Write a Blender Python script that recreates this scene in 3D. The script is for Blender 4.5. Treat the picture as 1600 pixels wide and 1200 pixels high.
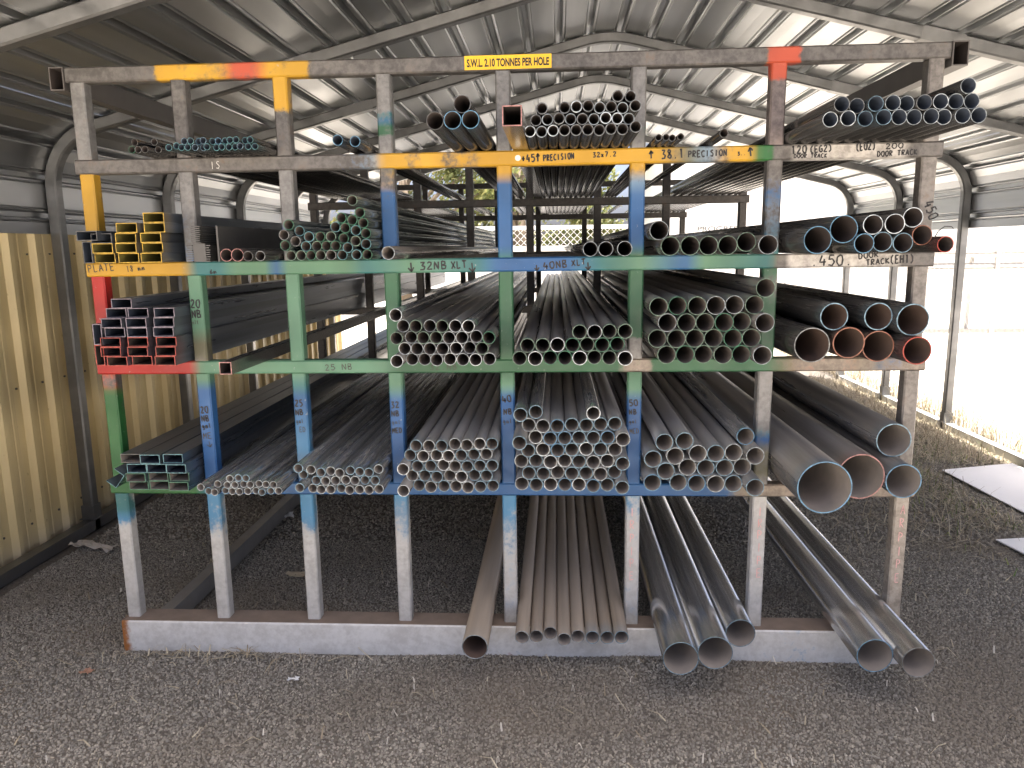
import bpy, bmesh, math, random
from mathutils import Vector, Matrix, noise

for o in list(bpy.data.objects):
    bpy.data.objects.remove(o, do_unlink=True)
S = bpy.context.scene
COL = S.collection
RND = random.Random(7)

# ------------------------------------------------------------------ camera
YAW, PITCH, ROLL = math.radians(-3.45), math.radians(-10.134), math.radians(-0.817)
fwd = Vector((math.sin(YAW) * math.cos(PITCH), math.cos(YAW) * math.cos(PITCH), math.sin(PITCH)))
rgt = Vector((math.cos(YAW), -math.sin(YAW), 0))
upv = rgt.cross(fwd)
r2 = rgt * math.cos(ROLL) + upv * math.sin(ROLL)
u2 = upv * math.cos(ROLL) - rgt * math.sin(ROLL)
cam = bpy.data.cameras.new('camera')
cam.sensor_width = 36
cam.lens = 36 * 1181.33 / 1600
cam.clip_start = 0.05
cam.clip_end = 2000
camo = bpy.data.objects.new('camera', cam)
camo.matrix_world = Matrix(((r2.x, u2.x, -fwd.x, 0.2685), (r2.y, u2.y, -fwd.y, -2.6), (r2.z, u2.z, -fwd.z, 1.4925), (0, 0, 0, 1)))
COL.objects.link(camo)
S.camera = camo

# ------------------------------------------------------------------ sky, sun, exposure
SUN = Vector((0.09, -0.07, 0.95)).normalized()
w = bpy.data.worlds.new('World')
S.world = w
w.use_nodes = True
nt = w.node_tree
bg = nt.nodes['Background']
sky = nt.nodes.new('ShaderNodeTexSky')
sky.sky_type = 'NISHITA'
sky.sun_disc = False
sky.sun_elevation = math.asin(SUN.z)
sky.sun_rotation = math.atan2(SUN.x, SUN.y)
sky.dust_density = 5.0
sky.air_density = 0.36
sky.ozone_density = 0.2
bg.inputs['Strength'].default_value = 0.15
nt.links.new(sky.outputs[0], bg.inputs[0])
sl = bpy.data.lights.new('sun', 'SUN')
sl.energy = 5.0
sl.angle = math.radians(0.5)
sl.color = (1.0, 0.955, 0.89)
so = bpy.data.objects.new('sun', sl)
so.rotation_euler = SUN.to_track_quat('Z', 'Y').to_euler()
so.location = SUN * 30
COL.objects.link(so)
S.view_settings.view_transform = 'Standard'
S.view_settings.look = 'None'
S.view_settings.exposure = 1.92
S.view_settings.gamma = 1.0
S.view_settings.use_curve_mapping = False
S.render.engine = 'CYCLES'
S.cycles.use_denoising = True
S.cycles.max_bounces = 10
S.cycles.diffuse_bounces = 6
S.cycles.glossy_bounces = 4
S.cycles.sample_clamp_indirect = 6.0

# ------------------------------------------------------------------ helpers
def obj(name, mesh, parent=None, loc=None, rot=None):
    o = bpy.data.objects.new(name, mesh)
    COL.objects.link(o)
    if parent is not None:
        o.parent = parent
    if loc is not None:
        o.location = loc
    if rot is not None:
        o.rotation_euler = rot
    return o

def tag(o, label=None, cat=None, group=None, kind=None):
    if label:
        o['label'] = label
    if cat:
        o['category'] = cat
    if group:
        o['group'] = group
    if kind:
        o['kind'] = kind
    return o

def empty(name, loc=(0, 0, 0)):
    o = bpy.data.objects.new(name, None)
    o.empty_display_size = 0.1
    COL.objects.link(o)
    o.location = loc
    return o

class MB:
    """collects shapes for ONE mesh object"""
    def __init__(s):
        s.v, s.f, s.m, s.smooth = [], [], [], []
    def face(s, idx, m=0, sm=False):
        s.f.append(idx); s.m.append(m); s.smooth.append(sm)
    def box(s, lo, hi, m=0, bev=0.0):
        (x0, y0, z0), (x1, y1, z1) = lo, hi
        b = len(s.v)
        s.v += [(x0, y0, z0), (x1, y0, z0), (x1, y1, z0), (x0, y1, z0), (x0, y0, z1), (x1, y0, z1), (x1, y1, z1), (x0, y1, z1)]
        for q in ((0, 3, 2, 1), (4, 5, 6, 7), (0, 1, 5, 4), (1, 2, 6, 5), (2, 3, 7, 6), (3, 0, 4, 7)):
            s.face([b + i for i in q], m)
    def tube(s, pts, r, n=8, m=0, cap=True):
        rings = []
        for i, p in enumerate(pts):
            p = Vector(p)
            a = Vector(pts[max(i - 1, 0)]); c = Vector(pts[min(i + 1, len(pts) - 1)])
            t = (c - a).normalized()
            side = t.cross(Vector((0, 0, 1)))
            if side.length < 1e-3:
                side = Vector((1, 0, 0))
            side.normalize(); up = side.cross(t)
            rr = r[i] if isinstance(r, (list, tuple)) else r
            ring = []
            for k in range(n):
                th = 2 * math.pi * k / n
                s.v.append(tuple(p + side * (rr * math.cos(th)) + up * (rr * math.sin(th))))
                ring.append(len(s.v) - 1)
            rings.append(ring)
        for a, b in zip(rings, rings[1:]):
            for k in range(n):
                s.face([a[k], a[(k + 1) % n], b[(k + 1) % n], b[k]], m, True)
        if cap:
            s.face(rings[0][::-1], m); s.face(rings[-1], m)
    def mesh(s, name, mats):
        me = bpy.data.meshes.new(name)
        me.from_pydata(s.v, [], s.f)
        for mt in mats if isinstance(mats, (list, tuple)) else [mats]:
            me.materials.append(mt)
        me.polygons.foreach_set('material_index', s.m)
        me.polygons.foreach_set('use_smooth', s.smooth)
        me.update()
        return me
    def build(s, name, mats, parent=None, loc=None, rot=None):
        return obj(name, s.mesh(name, mats), parent, loc, rot)

# ------------------------------------------------------------------ materials
class NT:
    def __init__(s, name):
        s.mat = bpy.data.materials.new(name)
        s.mat.use_nodes = True
        s.t = s.mat.node_tree
        s.b = s.t.nodes['Principled BSDF']
    def n(s, typ, **kw):
        nd = s.t.nodes.new('ShaderNode' + typ)
        for k, v in kw.items():
            setattr(nd, k, v)
        return nd
    def l(s, a, b):
        s.t.links.new(a, b)
    def val(s, x, sock):
        if hasattr(x, 'links') or hasattr(x, 'is_linked'):
            s.l(x, sock)
        else:
            sock.default_value = x
    def noise(s, scale, detail=3, vec=None, rough=0.55):
        nd = s.n('TexNoise')
        nd.inputs['Scale'].default_value = scale
        nd.inputs['Detail'].default_value = detail
        nd.inputs['Roughness'].default_value = rough
        if vec is not None:
            s.l(vec, nd.inputs['Vector'])
        return nd.outputs['Fac']
    def coords(s, which='Object', scale=(1, 1, 1)):
        tc = s.n('TexCoord')
        mp = s.n('Mapping')
        mp.inputs['Scale'].default_value = scale
        s.l(tc.outputs[which], mp.inputs['Vector'])
        return mp.outputs[0]
    def wcoords(s, scale=(1, 1, 1)):
        g = s.n('NewGeometry')
        mp = s.n('Mapping')
        mp.inputs['Scale'].default_value = scale
        s.l(g.outputs['Position'], mp.inputs['Vector'])
        return mp.outputs[0]
    def ramp(s, x, a, b, lo=0.0, hi=1.0):
        nd = s.n('MapRange')
        nd.interpolation_type = 'SMOOTHSTEP'
        s.val(x, nd.inputs[0])
        for i, v in enumerate((a, b, lo, hi)):
            nd.inputs[i + 1].default_value = v
        return nd.outputs[0]
    def math(s, op, a, b=0.0, c=0.0):
        nd = s.n('Math', operation=op)
        for i, v in enumerate((a, b, c)):
            s.val(v, nd.inputs[i])
        return nd.outputs[0]
    def mix(s, f, a, b, mode='MIX'):
        nd = s.n('Mix', data_type='RGBA', blend_type=mode)
        s.val(f, nd.inputs[0])
        for x, sk in ((a, nd.inputs[6]), (b, nd.inputs[7])):
            if isinstance(x, (tuple, list)):
                sk.default_value = (*x[:3], 1)
            else:
                s.l(x, sk)
        return nd.outputs[2]
    def bump(s, h, strength=0.3, dist=0.01):
        nd = s.n('Bump')
        nd.inputs['Strength'].default_value = strength
        nd.inputs['Distance'].default_value = dist
        s.l(h, nd.inputs['Height'])
        s.l(nd.outputs[0], s.b.inputs['Normal'])
    def set(s, **kw):
        names = dict(color='Base Color', rough='Roughness', metal='Metallic', spec='Specular IOR Level', alpha='Alpha')
        for k, v in kw.items():
            sk = s.b.inputs[names[k]]
            if isinstance(v, (tuple, list)):
                sk.default_value = (*v[:3], 1)
            else:
                s.val(v, sk)
        return s.mat

def simple(name, col, rough=0.6, metal=0.0, var=0.25, scale=12, bump=0.0):
    t = NT(name)
    f = t.noise(scale, 4, t.coords())
    c = t.mix(f, tuple(x * (1 - var) for x in col), tuple(min(1, x * (1 + var)) for x in col))
    if bump:
        t.bump(t.noise(scale * 6, 3, t.coords()), bump, 0.004)
    return t.set(color=c, rough=rough, metal=metal)

def painted_steel():
    t = NT('painted_steel')
    pa = t.n('Attribute', attribute_name='paint')
    ba = t.n('Attribute', attribute_name='bare')
    v = t.wcoords()
    n1 = t.noise(13, 6, v, 0.7)
    n2 = t.noise(55, 4, v, 0.6)
    n3 = t.noise(3.5, 3, t.wcoords((1, 1, 1)))
    bare = t.mix(t.ramp(t.math('ADD', t.math('MULTIPLY', n1, 0.6), t.math('MULTIPLY', n2, 0.4)), 0.36, 0.62), t.mix(ba.outputs['Alpha'], (0.55, 0.53, 0.51), (0.86, 0.85, 0.84)), t.mix(ba.outputs['Alpha'], (1.45, 1.43, 1.40), (1.10, 1.10, 1.10)))
    bare = t.mix(1.0, ba.outputs['Color'], bare, 'MULTIPLY')
    rust = t.math('MULTIPLY', t.ramp(n1, 0.56, 0.72), t.math('SUBTRACT', 1.0, ba.outputs['Alpha']))
    bare = t.mix(t.math('MULTIPLY', rust, 0.6), bare, (0.16, 0.085, 0.045))
    cov = t.math('ADD', pa.outputs['Alpha'], t.math('MULTIPLY', t.math('SUBTRACT', n1, 0.5), 1.25))
    cov = t.math('ADD', cov, t.math('MULTIPLY', t.math('SUBTRACT', n2, 0.5), 0.5))
    cov = t.ramp(cov, 0.30, 0.66)
    pc = t.mix(t.ramp(n3, 0.3, 0.7), (0.66, 0.66, 0.66), (0.92, 0.92, 0.92))
    pc = t.mix(1.0, pa.outputs['Color'], pc, 'MULTIPLY')
    scr = t.math('MULTIPLY', t.ramp(n2, 0.66, 0.72), 0.55)
    pc = t.mix(scr, pc, (0.34, 0.335, 0.325))
    col = t.mix(cov, bare, pc)
    t.bump(n2, 0.12, 0.002)
    mt = t.math('MULTIPLY', t.math('SUBTRACT', 1.0, cov), t.math('SUBTRACT', 0.5, t.math('MULTIPLY', ba.outputs['Alpha'], 0.35)))
    return t.set(color=col, rough=t.ramp(n1, 0.2, 0.8, 0.38, 0.62), metal=mt)
M_PAINT = painted_steel()

RIMS = dict(
    blue=(0.09, 0.20, 0.30), paleblue=(0.16, 0.245, 0.305), galv=(0.27, 0.30, 0.315), white=(0.48, 0.52, 0.54),
    green=(0.035, 0.13, 0.075), palegreen=(0.12, 0.18, 0.135), red=(0.30, 0.04, 0.025), orange=(0.25, 0.10, 0.06), pink=(0.33, 0.16, 0.145),
    dark=(0.09, 0.088, 0.085), yellow=(0.48, 0.30, 0.03), lilac=(0.18, 0.15, 0.18), teal=(0.09, 0.21, 0.23), grey=(0.18, 0.185, 0.185))
SHAFT = dict(  # colour, metal, rough, dust colour, dust amount
    gal=((0.46, 0.455, 0.45), 0.85, 0.25, (0.34, 0.297, 0.25), 0.62),
    galclean=((0.52, 0.52, 0.52), 0.95, 0.22, (0.24, 0.21, 0.18), 0.2),
    xlt=((0.34, 0.325, 0.31), 0.85, 0.24, (0.31, 0.272, 0.232), 0.52),
    black=((0.14, 0.135, 0.13), 0.8, 0.22, (0.14, 0.12, 0.10), 0.28),
    bright=((0.60, 0.60, 0.595), 0.95, 0.23, (0.36, 0.33, 0.29), 0.0),
    brown=((0.27, 0.222, 0.175), 0.35, 0.40, (0.35, 0.285, 0.215), 0.75),
    bluesteel=((0.12, 0.145, 0.18), 0.65, 0.28, (0.21, 0.19, 0.175), 0.55),
    teal=((0.24, 0.27, 0.265), 0.8, 0.22, (0.21, 0.185, 0.16), 0.3))
_pm = {}
def shaft_mat(style, rim):
    k = (style, rim)
    if k in _pm:
        return _pm[k]
    col, metal, rough, dustc, dust = SHAFT[style]
    t = NT('pipe_%s_%s' % k)
    oi = t.n('ObjectInfo')
    tc = t.n('TexCoord')
    v = t.n('VectorMath', operation='ADD')
    t.l(tc.outputs['Object'], v.inputs[0])
    sc = t.n('VectorMath', operation='SCALE')
    sc.inputs[0].default_value = (17.0, 31.0, 11.0)
    t.l(oi.outputs['Random'], sc.inputs[3])
    t.l(sc.outputs[0], v.inputs[1])
    mp = t.n('Mapping')
    mp.inputs['Scale'].default_value = (30, 0.25, 30) if style == 'bright' else (24, 0.7, 24)
    t.l(v.outputs[0], mp.inputs[0])
    n1 = t.noise(1.0, 5, mp.outputs[0], 0.6)
    mp2 = t.n('Mapping')
    mp2.inputs['Scale'].default_value = (26, 1.1, 26)
    t.l(v.outputs[0], mp2.inputs[0])
    n2 = t.noise(1.0, 4, mp2.outputs[0], 0.65)
    br = t.ramp(oi.outputs['Random'], 0.0, 1.0, 0.92 if style == 'bright' else 0.74, 1.08 if style == 'bright' else 1.22)
    lo_ = 0.92 if style == 'bright' else 0.72
    cc = t.mix(t.ramp(n1, 0.3, 0.7), tuple(x * lo_ for x in col), tuple(x * 1.15 for x in col))
    mul = t.n('VectorMath', operation='SCALE')
    t.l(cc, mul.inputs[0]); t.l(br, mul.inputs[3])
    g = t.n('NewGeometry')
    sx = t.n('SeparateXYZ')
    t.l(g.outputs['Normal'], sx.inputs[0])
    up = t.ramp(sx.outputs['Z'], -0.35, 0.75)
    so_ = t.n('SeparateXYZ')
    t.l(tc.outputs['Object'], so_.inputs[0])
    d = t.math('MULTIPLY', up, t.ramp(n1, 0.2, 0.75, 0.35, 1.0))
    d = t.math('MULTIPLY', d, dust)
    cl = t.mix(d, mul.outputs[0], tuple(dustc))
    near = t.math('SUBTRACT', 1.0, t.ramp(t.math('ADD', so_.outputs['Y'], t.math('MULTIPLY', t.math('SUBTRACT', n2, 0.5), 0.10)), 0.0, 0.09))
    cl = t.mix(t.math('MULTIPLY', near, 0.30 if rim not in ('white', 'galv', 'grey', 'dark') else 0.12), cl, RIMS[rim])
    spots = t.ramp(n2, 0.66, 0.74, 0.0, 0.0 if style == 'bright' else 0.16)
    cl = t.mix(spots, cl, (0.10, 0.065, 0.045))
    rg = t.math('ADD', t.math('MULTIPLY', d, 0.20), t.ramp(n2, 0.3, 0.7, rough - (0.0 if style == 'bright' else 0.03), rough + (0.0 if style == 'bright' else 0.04)))
    mm = t.math('MULTIPLY', t.math('SUBTRACT', 1.0, d), metal)
    _pm[k] = t.set(color=cl, rough=rg, metal=mm)
    return _pm[k]
def rim_mat(rim):
    k = ('rim', rim)
    if k not in _pm:
        t = NT('cut_end_' + rim)
        f = t.noise(90, 3, t.wcoords())
        c = RIMS[rim]
        col = t.mix(t.ramp(f, 0.35, 0.65), tuple(x * 0.6 for x in c), tuple(min(0.9, x * 1.3) for x in c))
        _pm[k] = t.set(color=col, rough=0.4, metal=0.55 if rim in ('galv', 'white', 'grey', 'paleblue') else 0.1)
    return _pm[k]
def bore_mat(kind):
    k = ('bore', kind)
    if k not in _pm:
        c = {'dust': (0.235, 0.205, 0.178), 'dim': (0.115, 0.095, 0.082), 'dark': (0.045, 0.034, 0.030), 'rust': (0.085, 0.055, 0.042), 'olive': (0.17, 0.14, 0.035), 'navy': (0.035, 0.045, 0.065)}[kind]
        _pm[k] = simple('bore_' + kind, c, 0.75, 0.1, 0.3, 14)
    return _pm[k]

# measured stock: (x, z, overhang, diameter) per pipe, rows from the bottom up; 0.1 mm, overhang in mm
PIPES = {
 'T1': [
  [(-11030,18257,125,225),(-10804,18252,125,225),(-10579,18252,125,225),(-10356,18293,97,225)],
  [(-10913,18486,125,225),(-10386,18518,105,225)],
 ],
 'T2': [
  [(-9618,18249,160,213),(-9413,18309,160,213),(-9209,18246,160,213),(-8996,18249,160,213),(-8784,18246,160,213),(-8571,18251,160,213),(-8358,18246,160,213),(-8146,18246,160,213),(-7933,18246,160,213),(-7719,18246,160,213),(-7505,18246,160,213),(-7291,18246,160,213),(-7076,18246,160,213),(-6861,18246,160,213)],
  [(-9109,18437,160,213),(-8895,18438,160,213),(-8681,18436,160,213),(-8468,18440,160,213),(-8255,18434,160,213),(-8042,18435,160,213),(-7830,18435,160,213),(-7618,18436,160,213),(-7404,18437,160,213),(-7190,18437,160,213),(-6975,18437,160,213)],
 ],
 'T3': [
  [(-4194,18378,160,337),(-3604,18308,160,337)],
 ],
 'T4': [
  [(-598,18381,465,483),(-113,18381,465,483),(380,18381,465,483)],
  [(142,18821,465,483)],
 ],
 'T5': [
  [(1924,18308,285,337),(2262,18309,285,337),(2600,18333,285,337),(2937,18322,285,337),(3275,18315,285,337),(3612,18308,285,337),(3949,18308,285,337),(4285,18322,285,337),(4621,18308,285,337),(4960,18307,325,337)],
  [(2098,18628,285,337),(2439,18636,285,337),(2777,18639,285,337),(3115,18633,285,337),(3453,18607,285,337),(3791,18613,285,337),(4128,18625,285,337),(4466,18609,285,337),(4804,18607,285,337)],
  [(2284,18938,285,337),(2942,18969,285,337),(3281,18959,285,337),(3618,18968,285,337),(3952,18918,285,337),(4287,18945,285,337),(4621,18909,285,337),(4960,18909,317,337)],
  [(4475,19230,285,337),(4848,19229,285,337)],
 ],
 'T6': [
  [(5861,18256,140,213),(6076,18246,140,213),(6292,18246,140,213),(6523,18252,140,213)],
 ],
 'T7': [
  [(7759,18277,190,269)],
 ],
 'T8': [
  [(10330,18352,355,424),(10766,18352,355,424),(11277,18352,355,424),(11703,18352,355,424),(12129,18352,355,424),(12563,18351,355,424),(12987,18352,355,424),(13410,18352,355,424),(13832,18352,355,424),(14258,18351,371,424)],
  [(10548,18718,355,424),(11021,18693,355,424),(11497,18725,355,424),(11923,18724,355,424),(12349,18720,355,424),(12780,18724,355,424),(13249,18746,355,424),(13675,18748,355,424),(14102,18746,355,424)],
  [(13899,19121,355,424)],
 ],
 'M1': [
  [(-8130,14852,150,424),(-7706,14852,150,424),(-7327,14808,150,337),(-6988,14809,150,337)],
 ],
 'M2': [
  [(-5980,14806,140,337),(-5642,14808,140,337),(-5303,14807,140,337),(-4966,14808,140,337),(-4629,14808,140,337),(-4291,14807,140,337),(-3799,14808,140,337),(-3461,14808,140,337)],
  [(-6070,15131,156,337),(-5763,15268,140,337),(-5470,15100,140,337),(-5132,15102,140,337),(-4793,15104,140,337),(-4454,15104,140,337),(-4047,15040,140,337)],
  [(-6058,15469,168,337),(-5319,15403,140,337),(-4976,15403,140,337),(-4624,15398,140,337),(-4209,15338,140,337),(-3778,15246,140,337),(-3454,15146,140,337)],
  [(-5949,15789,140,337),(-5671,15594,140,337),(-4483,15706,140,337),(-4125,15666,140,337),(-3791,15585,140,337),(-3467,15485,140,337)],
  [(-4237,15986,140,337),(-3890,15910,140,337),(-3542,15815,140,337)],
  [(-3630,16142,140,337)],
  [(-3827,16522,140,337)],
 ],
 'M3': [
  [(-2531,14852,248,424)],
 ],
 'M4': [
  [(3775,14881,130,483),(4260,14881,130,483),(4861,14881,130,483)],
 ],
 'M5': [
  [(6287,14941,140,603),(6889,14941,140,603),(7490,14941,140,603),(8090,14941,140,603),(8682,15035,140,603),(9280,14941,172,603)],
  [(5936,15433,140,603)],
 ],
 'M6': [
  [(10674,15059,200,841),(11451,15374,200,841),(12020,14936,200,603),(12616,14978,200,603),(13215,14939,200,603),(13772,15160,200,603),(14232,14876,236,483)],
  [(12303,15496,200,603),(12908,15508,200,603),(13484,15692,200,603)],
 ],
 'N1': [
  [(-2547,11353,168,424),(-2124,11351,140,424),(-1700,11351,140,424),(-1275,11351,140,424),(-849,11351,140,424),(-408,11352,140,424),(18,11352,140,424),(467,11359,140,424)],
  [(-2339,11724,140,424),(-1914,11721,140,424),(-1488,11720,140,424),(-1062,11719,140,424),(-629,11715,140,424),(-190,11724,140,424),(236,11718,140,424)],
  [(-2547,12097,176,424),(-2123,12091,140,424),(-1698,12090,140,424),(-1272,12089,140,424),(-844,12083,140,424),(-418,12084,140,424),(39,12098,140,424),(471,12073,140,424)],
  [(-2354,12477,140,424),(-1928,12470,140,424),(-1490,12462,140,424),(-1061,12459,140,424),(-635,12455,140,424),(-202,12451,140,424)],
  [(-2542,12859,172,424)],
 ],
 'N2': [
  [(1468,11381,140,483),(1982,11381,140,483),(2467,11381,140,483),(2951,11381,140,483),(3435,11381,140,483),(3918,11381,140,483),(4401,11381,140,483),(4886,11396,164,483)],
  [(1725,11793,140,483),(2225,11801,140,483),(2711,11803,140,483),(3199,11806,140,483),(3684,11806,140,483),(4169,11807,140,483),(4654,11821,140,483)],
  [(3431,12231,140,483),(3916,12233,140,483),(4400,12235,140,483),(4884,12269,160,483)],
 ],
 'N3': [
  [(6274,11441,120,603),(6877,11441,120,603),(7478,11441,120,603),(8078,11441,120,603),(8676,11440,120,603),(9281,11440,152,603)],
  [(5973,11966,120,603),(6577,11967,120,603),(7181,11967,120,603),(7784,11969,120,603),(8387,11971,120,603),(8992,11969,120,603)],
  [(6274,12491,120,603),(6878,12491,120,603),(7479,12492,120,603),(8080,12495,120,603),(8677,12500,120,603),(9283,12502,160,603)],
  [(5976,13017,120,603),(6602,13030,120,603),(7207,13033,120,603),(7812,13037,120,603),(8416,13046,120,603),(9021,13047,120,603)],
  [(9274,13596,160,603)],
 ],
 'N4': [
  [(10953,11712,110,1143),(12091,11787,110,1016),(13082,11648,110,1016),(14035,11582,170,889)],
  [(11632,12624,110,889),(13009,12618,110,889),(13960,12533,138,1016)],
 ],
 'B1': [
  [(-9603,6975,165,269),(-9416,6782,145,269),(-9146,6784,145,269),(-8845,6784,145,269),(-8574,6784,145,269),(-8295,6784,145,269),(-8024,6784,145,269),(-7753,6784,145,269),(-7482,6784,145,269),(-7211,6795,145,269),(-6931,6805,145,269)],
  [(-9064,7042,145,269),(-8709,7019,145,269),(-8437,7027,145,269),(-8161,7028,145,269),(-7891,7036,145,269),(-7620,7039,145,269),(-7349,7041,145,269),(-7079,7032,145,269)],
  [(-8586,7261,145,269),(-8302,7274,145,269),(-8031,7268,145,269)],
 ],
 'B2': [
  [(-6073,7012,169,337),(-5807,6814,125,337),(-5473,6817,125,337),(-5137,6818,125,337),(-4802,6818,125,337),(-4465,6818,125,337),(-4128,6818,125,337),(-3790,6818,125,337),(-3452,6836,125,337)],
  [(-6068,7350,125,337),(-5648,7122,125,337),(-5309,7113,125,337),(-4972,7115,125,337),(-4634,7112,125,337),(-4297,7113,125,337),(-3958,7112,125,337),(-3563,7158,125,337)],
  [(-6069,7707,173,337),(-5783,7532,125,337),(-5469,7410,125,337),(-5134,7444,125,337),(-4799,7407,125,337),(-4465,7453,125,337),(-4130,7412,125,337),(-3792,7407,125,337),(-3468,7508,125,337)],
 ],
 'B3': [
  [(-2545,6863,149,424),(-2117,6862,105,424),(-1674,6862,105,424),(-1236,6861,105,424),(-810,6862,105,424),(-384,6862,105,424),(42,6871,105,424),(468,6875,105,424)],
  [(-2331,7228,105,424),(-1896,7226,105,424),(-1453,7227,105,424),(-1023,7230,105,424),(-598,7234,105,424),(-172,7239,105,424),(254,7243,105,424)],
  [(-2545,7597,145,424),(-2118,7596,105,424),(-1675,7591,105,424),(-1240,7596,105,424),(-814,7601,105,424),(-389,7606,105,424),(37,7610,105,424),(463,7614,105,424)],
  [(-2364,7981,105,424),(-1902,7962,105,424),(-1462,7959,105,424),(-1032,7967,105,424),(-600,7975,105,424),(-174,7979,105,424),(255,7986,105,424)],
  [(-2135,8340,105,424),(-1691,8332,105,424),(-1253,8331,105,424),(-814,8356,105,424),(-388,8356,105,424),(38,8365,105,424),(469,8379,105,424)],
 ],
 'B4': [
  [(1458,6891,90,483),(1962,6891,90,483),(2459,6891,90,483),(2949,6891,90,483),(3434,6891,90,483),(3917,6891,90,483),(4401,6891,90,483),(4886,6905,126,483)],
  [(1710,7305,90,483),(2211,7307,90,483),(2704,7309,90,483),(3191,7310,90,483),(3676,7311,90,483),(4161,7313,90,483),(4655,7329,90,483)],
  [(1452,7715,90,483),(1958,7721,90,483),(2456,7725,90,483),(2948,7728,90,483),(3433,7730,90,483),(3917,7731,90,483),(4401,7740,90,483),(4886,7754,138,483)],
  [(1704,8135,90,483),(2204,8140,90,483),(2701,8144,90,483),(3189,8149,90,483),(3679,8154,90,483),(4164,8162,90,483),(4650,8174,90,483)],
  [(1445,8617,190,483),(1950,8553,90,483),(2449,8559,90,483),(2944,8567,90,483),(3430,8570,90,483),(3915,8577,90,483),(4400,8588,90,483),(4884,8610,126,483)],
  [(1725,9010,90,483),(2210,8980,90,483),(2695,8983,90,483),(3191,8992,90,483),(3676,8999,90,483),(4164,9010,90,483),(4648,9033,90,483)],
  [(1454,9413,122,483),(1963,9433,90,483),(3911,9424,90,483)],
 ],
 'B5': [
  [(5939,6973,80,603),(6829,6959,80,603),(7437,6951,80,603),(8069,6951,80,603),(8672,6950,80,603),(9278,6965,128,603)],
  [(6391,7376,80,603),(7141,7479,80,603),(7753,7467,80,603),(8380,7480,80,603),(8984,7492,80,603)],
  [(5950,7797,76,603),(6699,7896,80,603),(7450,8000,80,603),(8062,7995,80,603),(8670,8011,80,603),(9276,8021,116,603)],
  [(6318,8391,80,603),(7010,8415,80,603),(9041,8578,80,603)],
 ],
 'B6': [
  [(13902,7323,167,1143)],
  [(13879,8469,95,1143)],
 ],
 'B7': [
  [(10970,7494,296,1683),(12575,7451,166,1524)],
 ],
 'F1': [
  [(-108,1717,258,889)],
 ],
 'F2': [
  [(1457,1799,204,483),(1933,1512,144,483),(2420,1511,118,483),(2905,1517,162,483),(3390,1514,138,483),(3895,1514,144,483),(4407,1512,144,483),(4873,1728,180,483)],
 ],
 'F3': [
  [(6641,1842,330,1143),(7812,1842,292,1143),(8966,1778,148,1016)],
 ],
 'F4': [
  [(12890,1841,292,1143),(13961,1990,354,1016)],
 ],
}
BOXES = {
 'K': [
  [(-12415,11303),(-11592,11303),(-10739,11303)],
  [(-12605,11632),(-11655,11632),(-10697,11632)],
  [(-12579,11960),(-11642,11960),(-10662,11960)],
  [(-12445,12290),(-11638,12290),(-10761,12290)],
  [(-12470,12619),(-11633,12619),(-10733,12619)],
  [(-12369,12948),(-11608,12948),(-10667,12948)],
  [(-12105,13276)],
 ],
 'F': [
  [(-12544,14802),(-11689,14802),(-10847,14802)],
  [(-12520,15132),(-11686,15132),(-10867,15132)],
  [(-12536,15460),(-11704,15460),(-10855,15460)],
  [(-11597,15790),(-10719,15790)],
  [(-10729,16118)],
 ],
 'P': [
  [(-12199,6812),(-11451,6812),(-10685,6812)],
  [(-12196,7141),(-11449,7141),(-10669,7141)],
  [(-12149,7471),(-11421,7471),(-10693,7471)],
  [(-12409,7800),(-11652,7800),(-10859,7800)],
 ],
}
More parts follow.
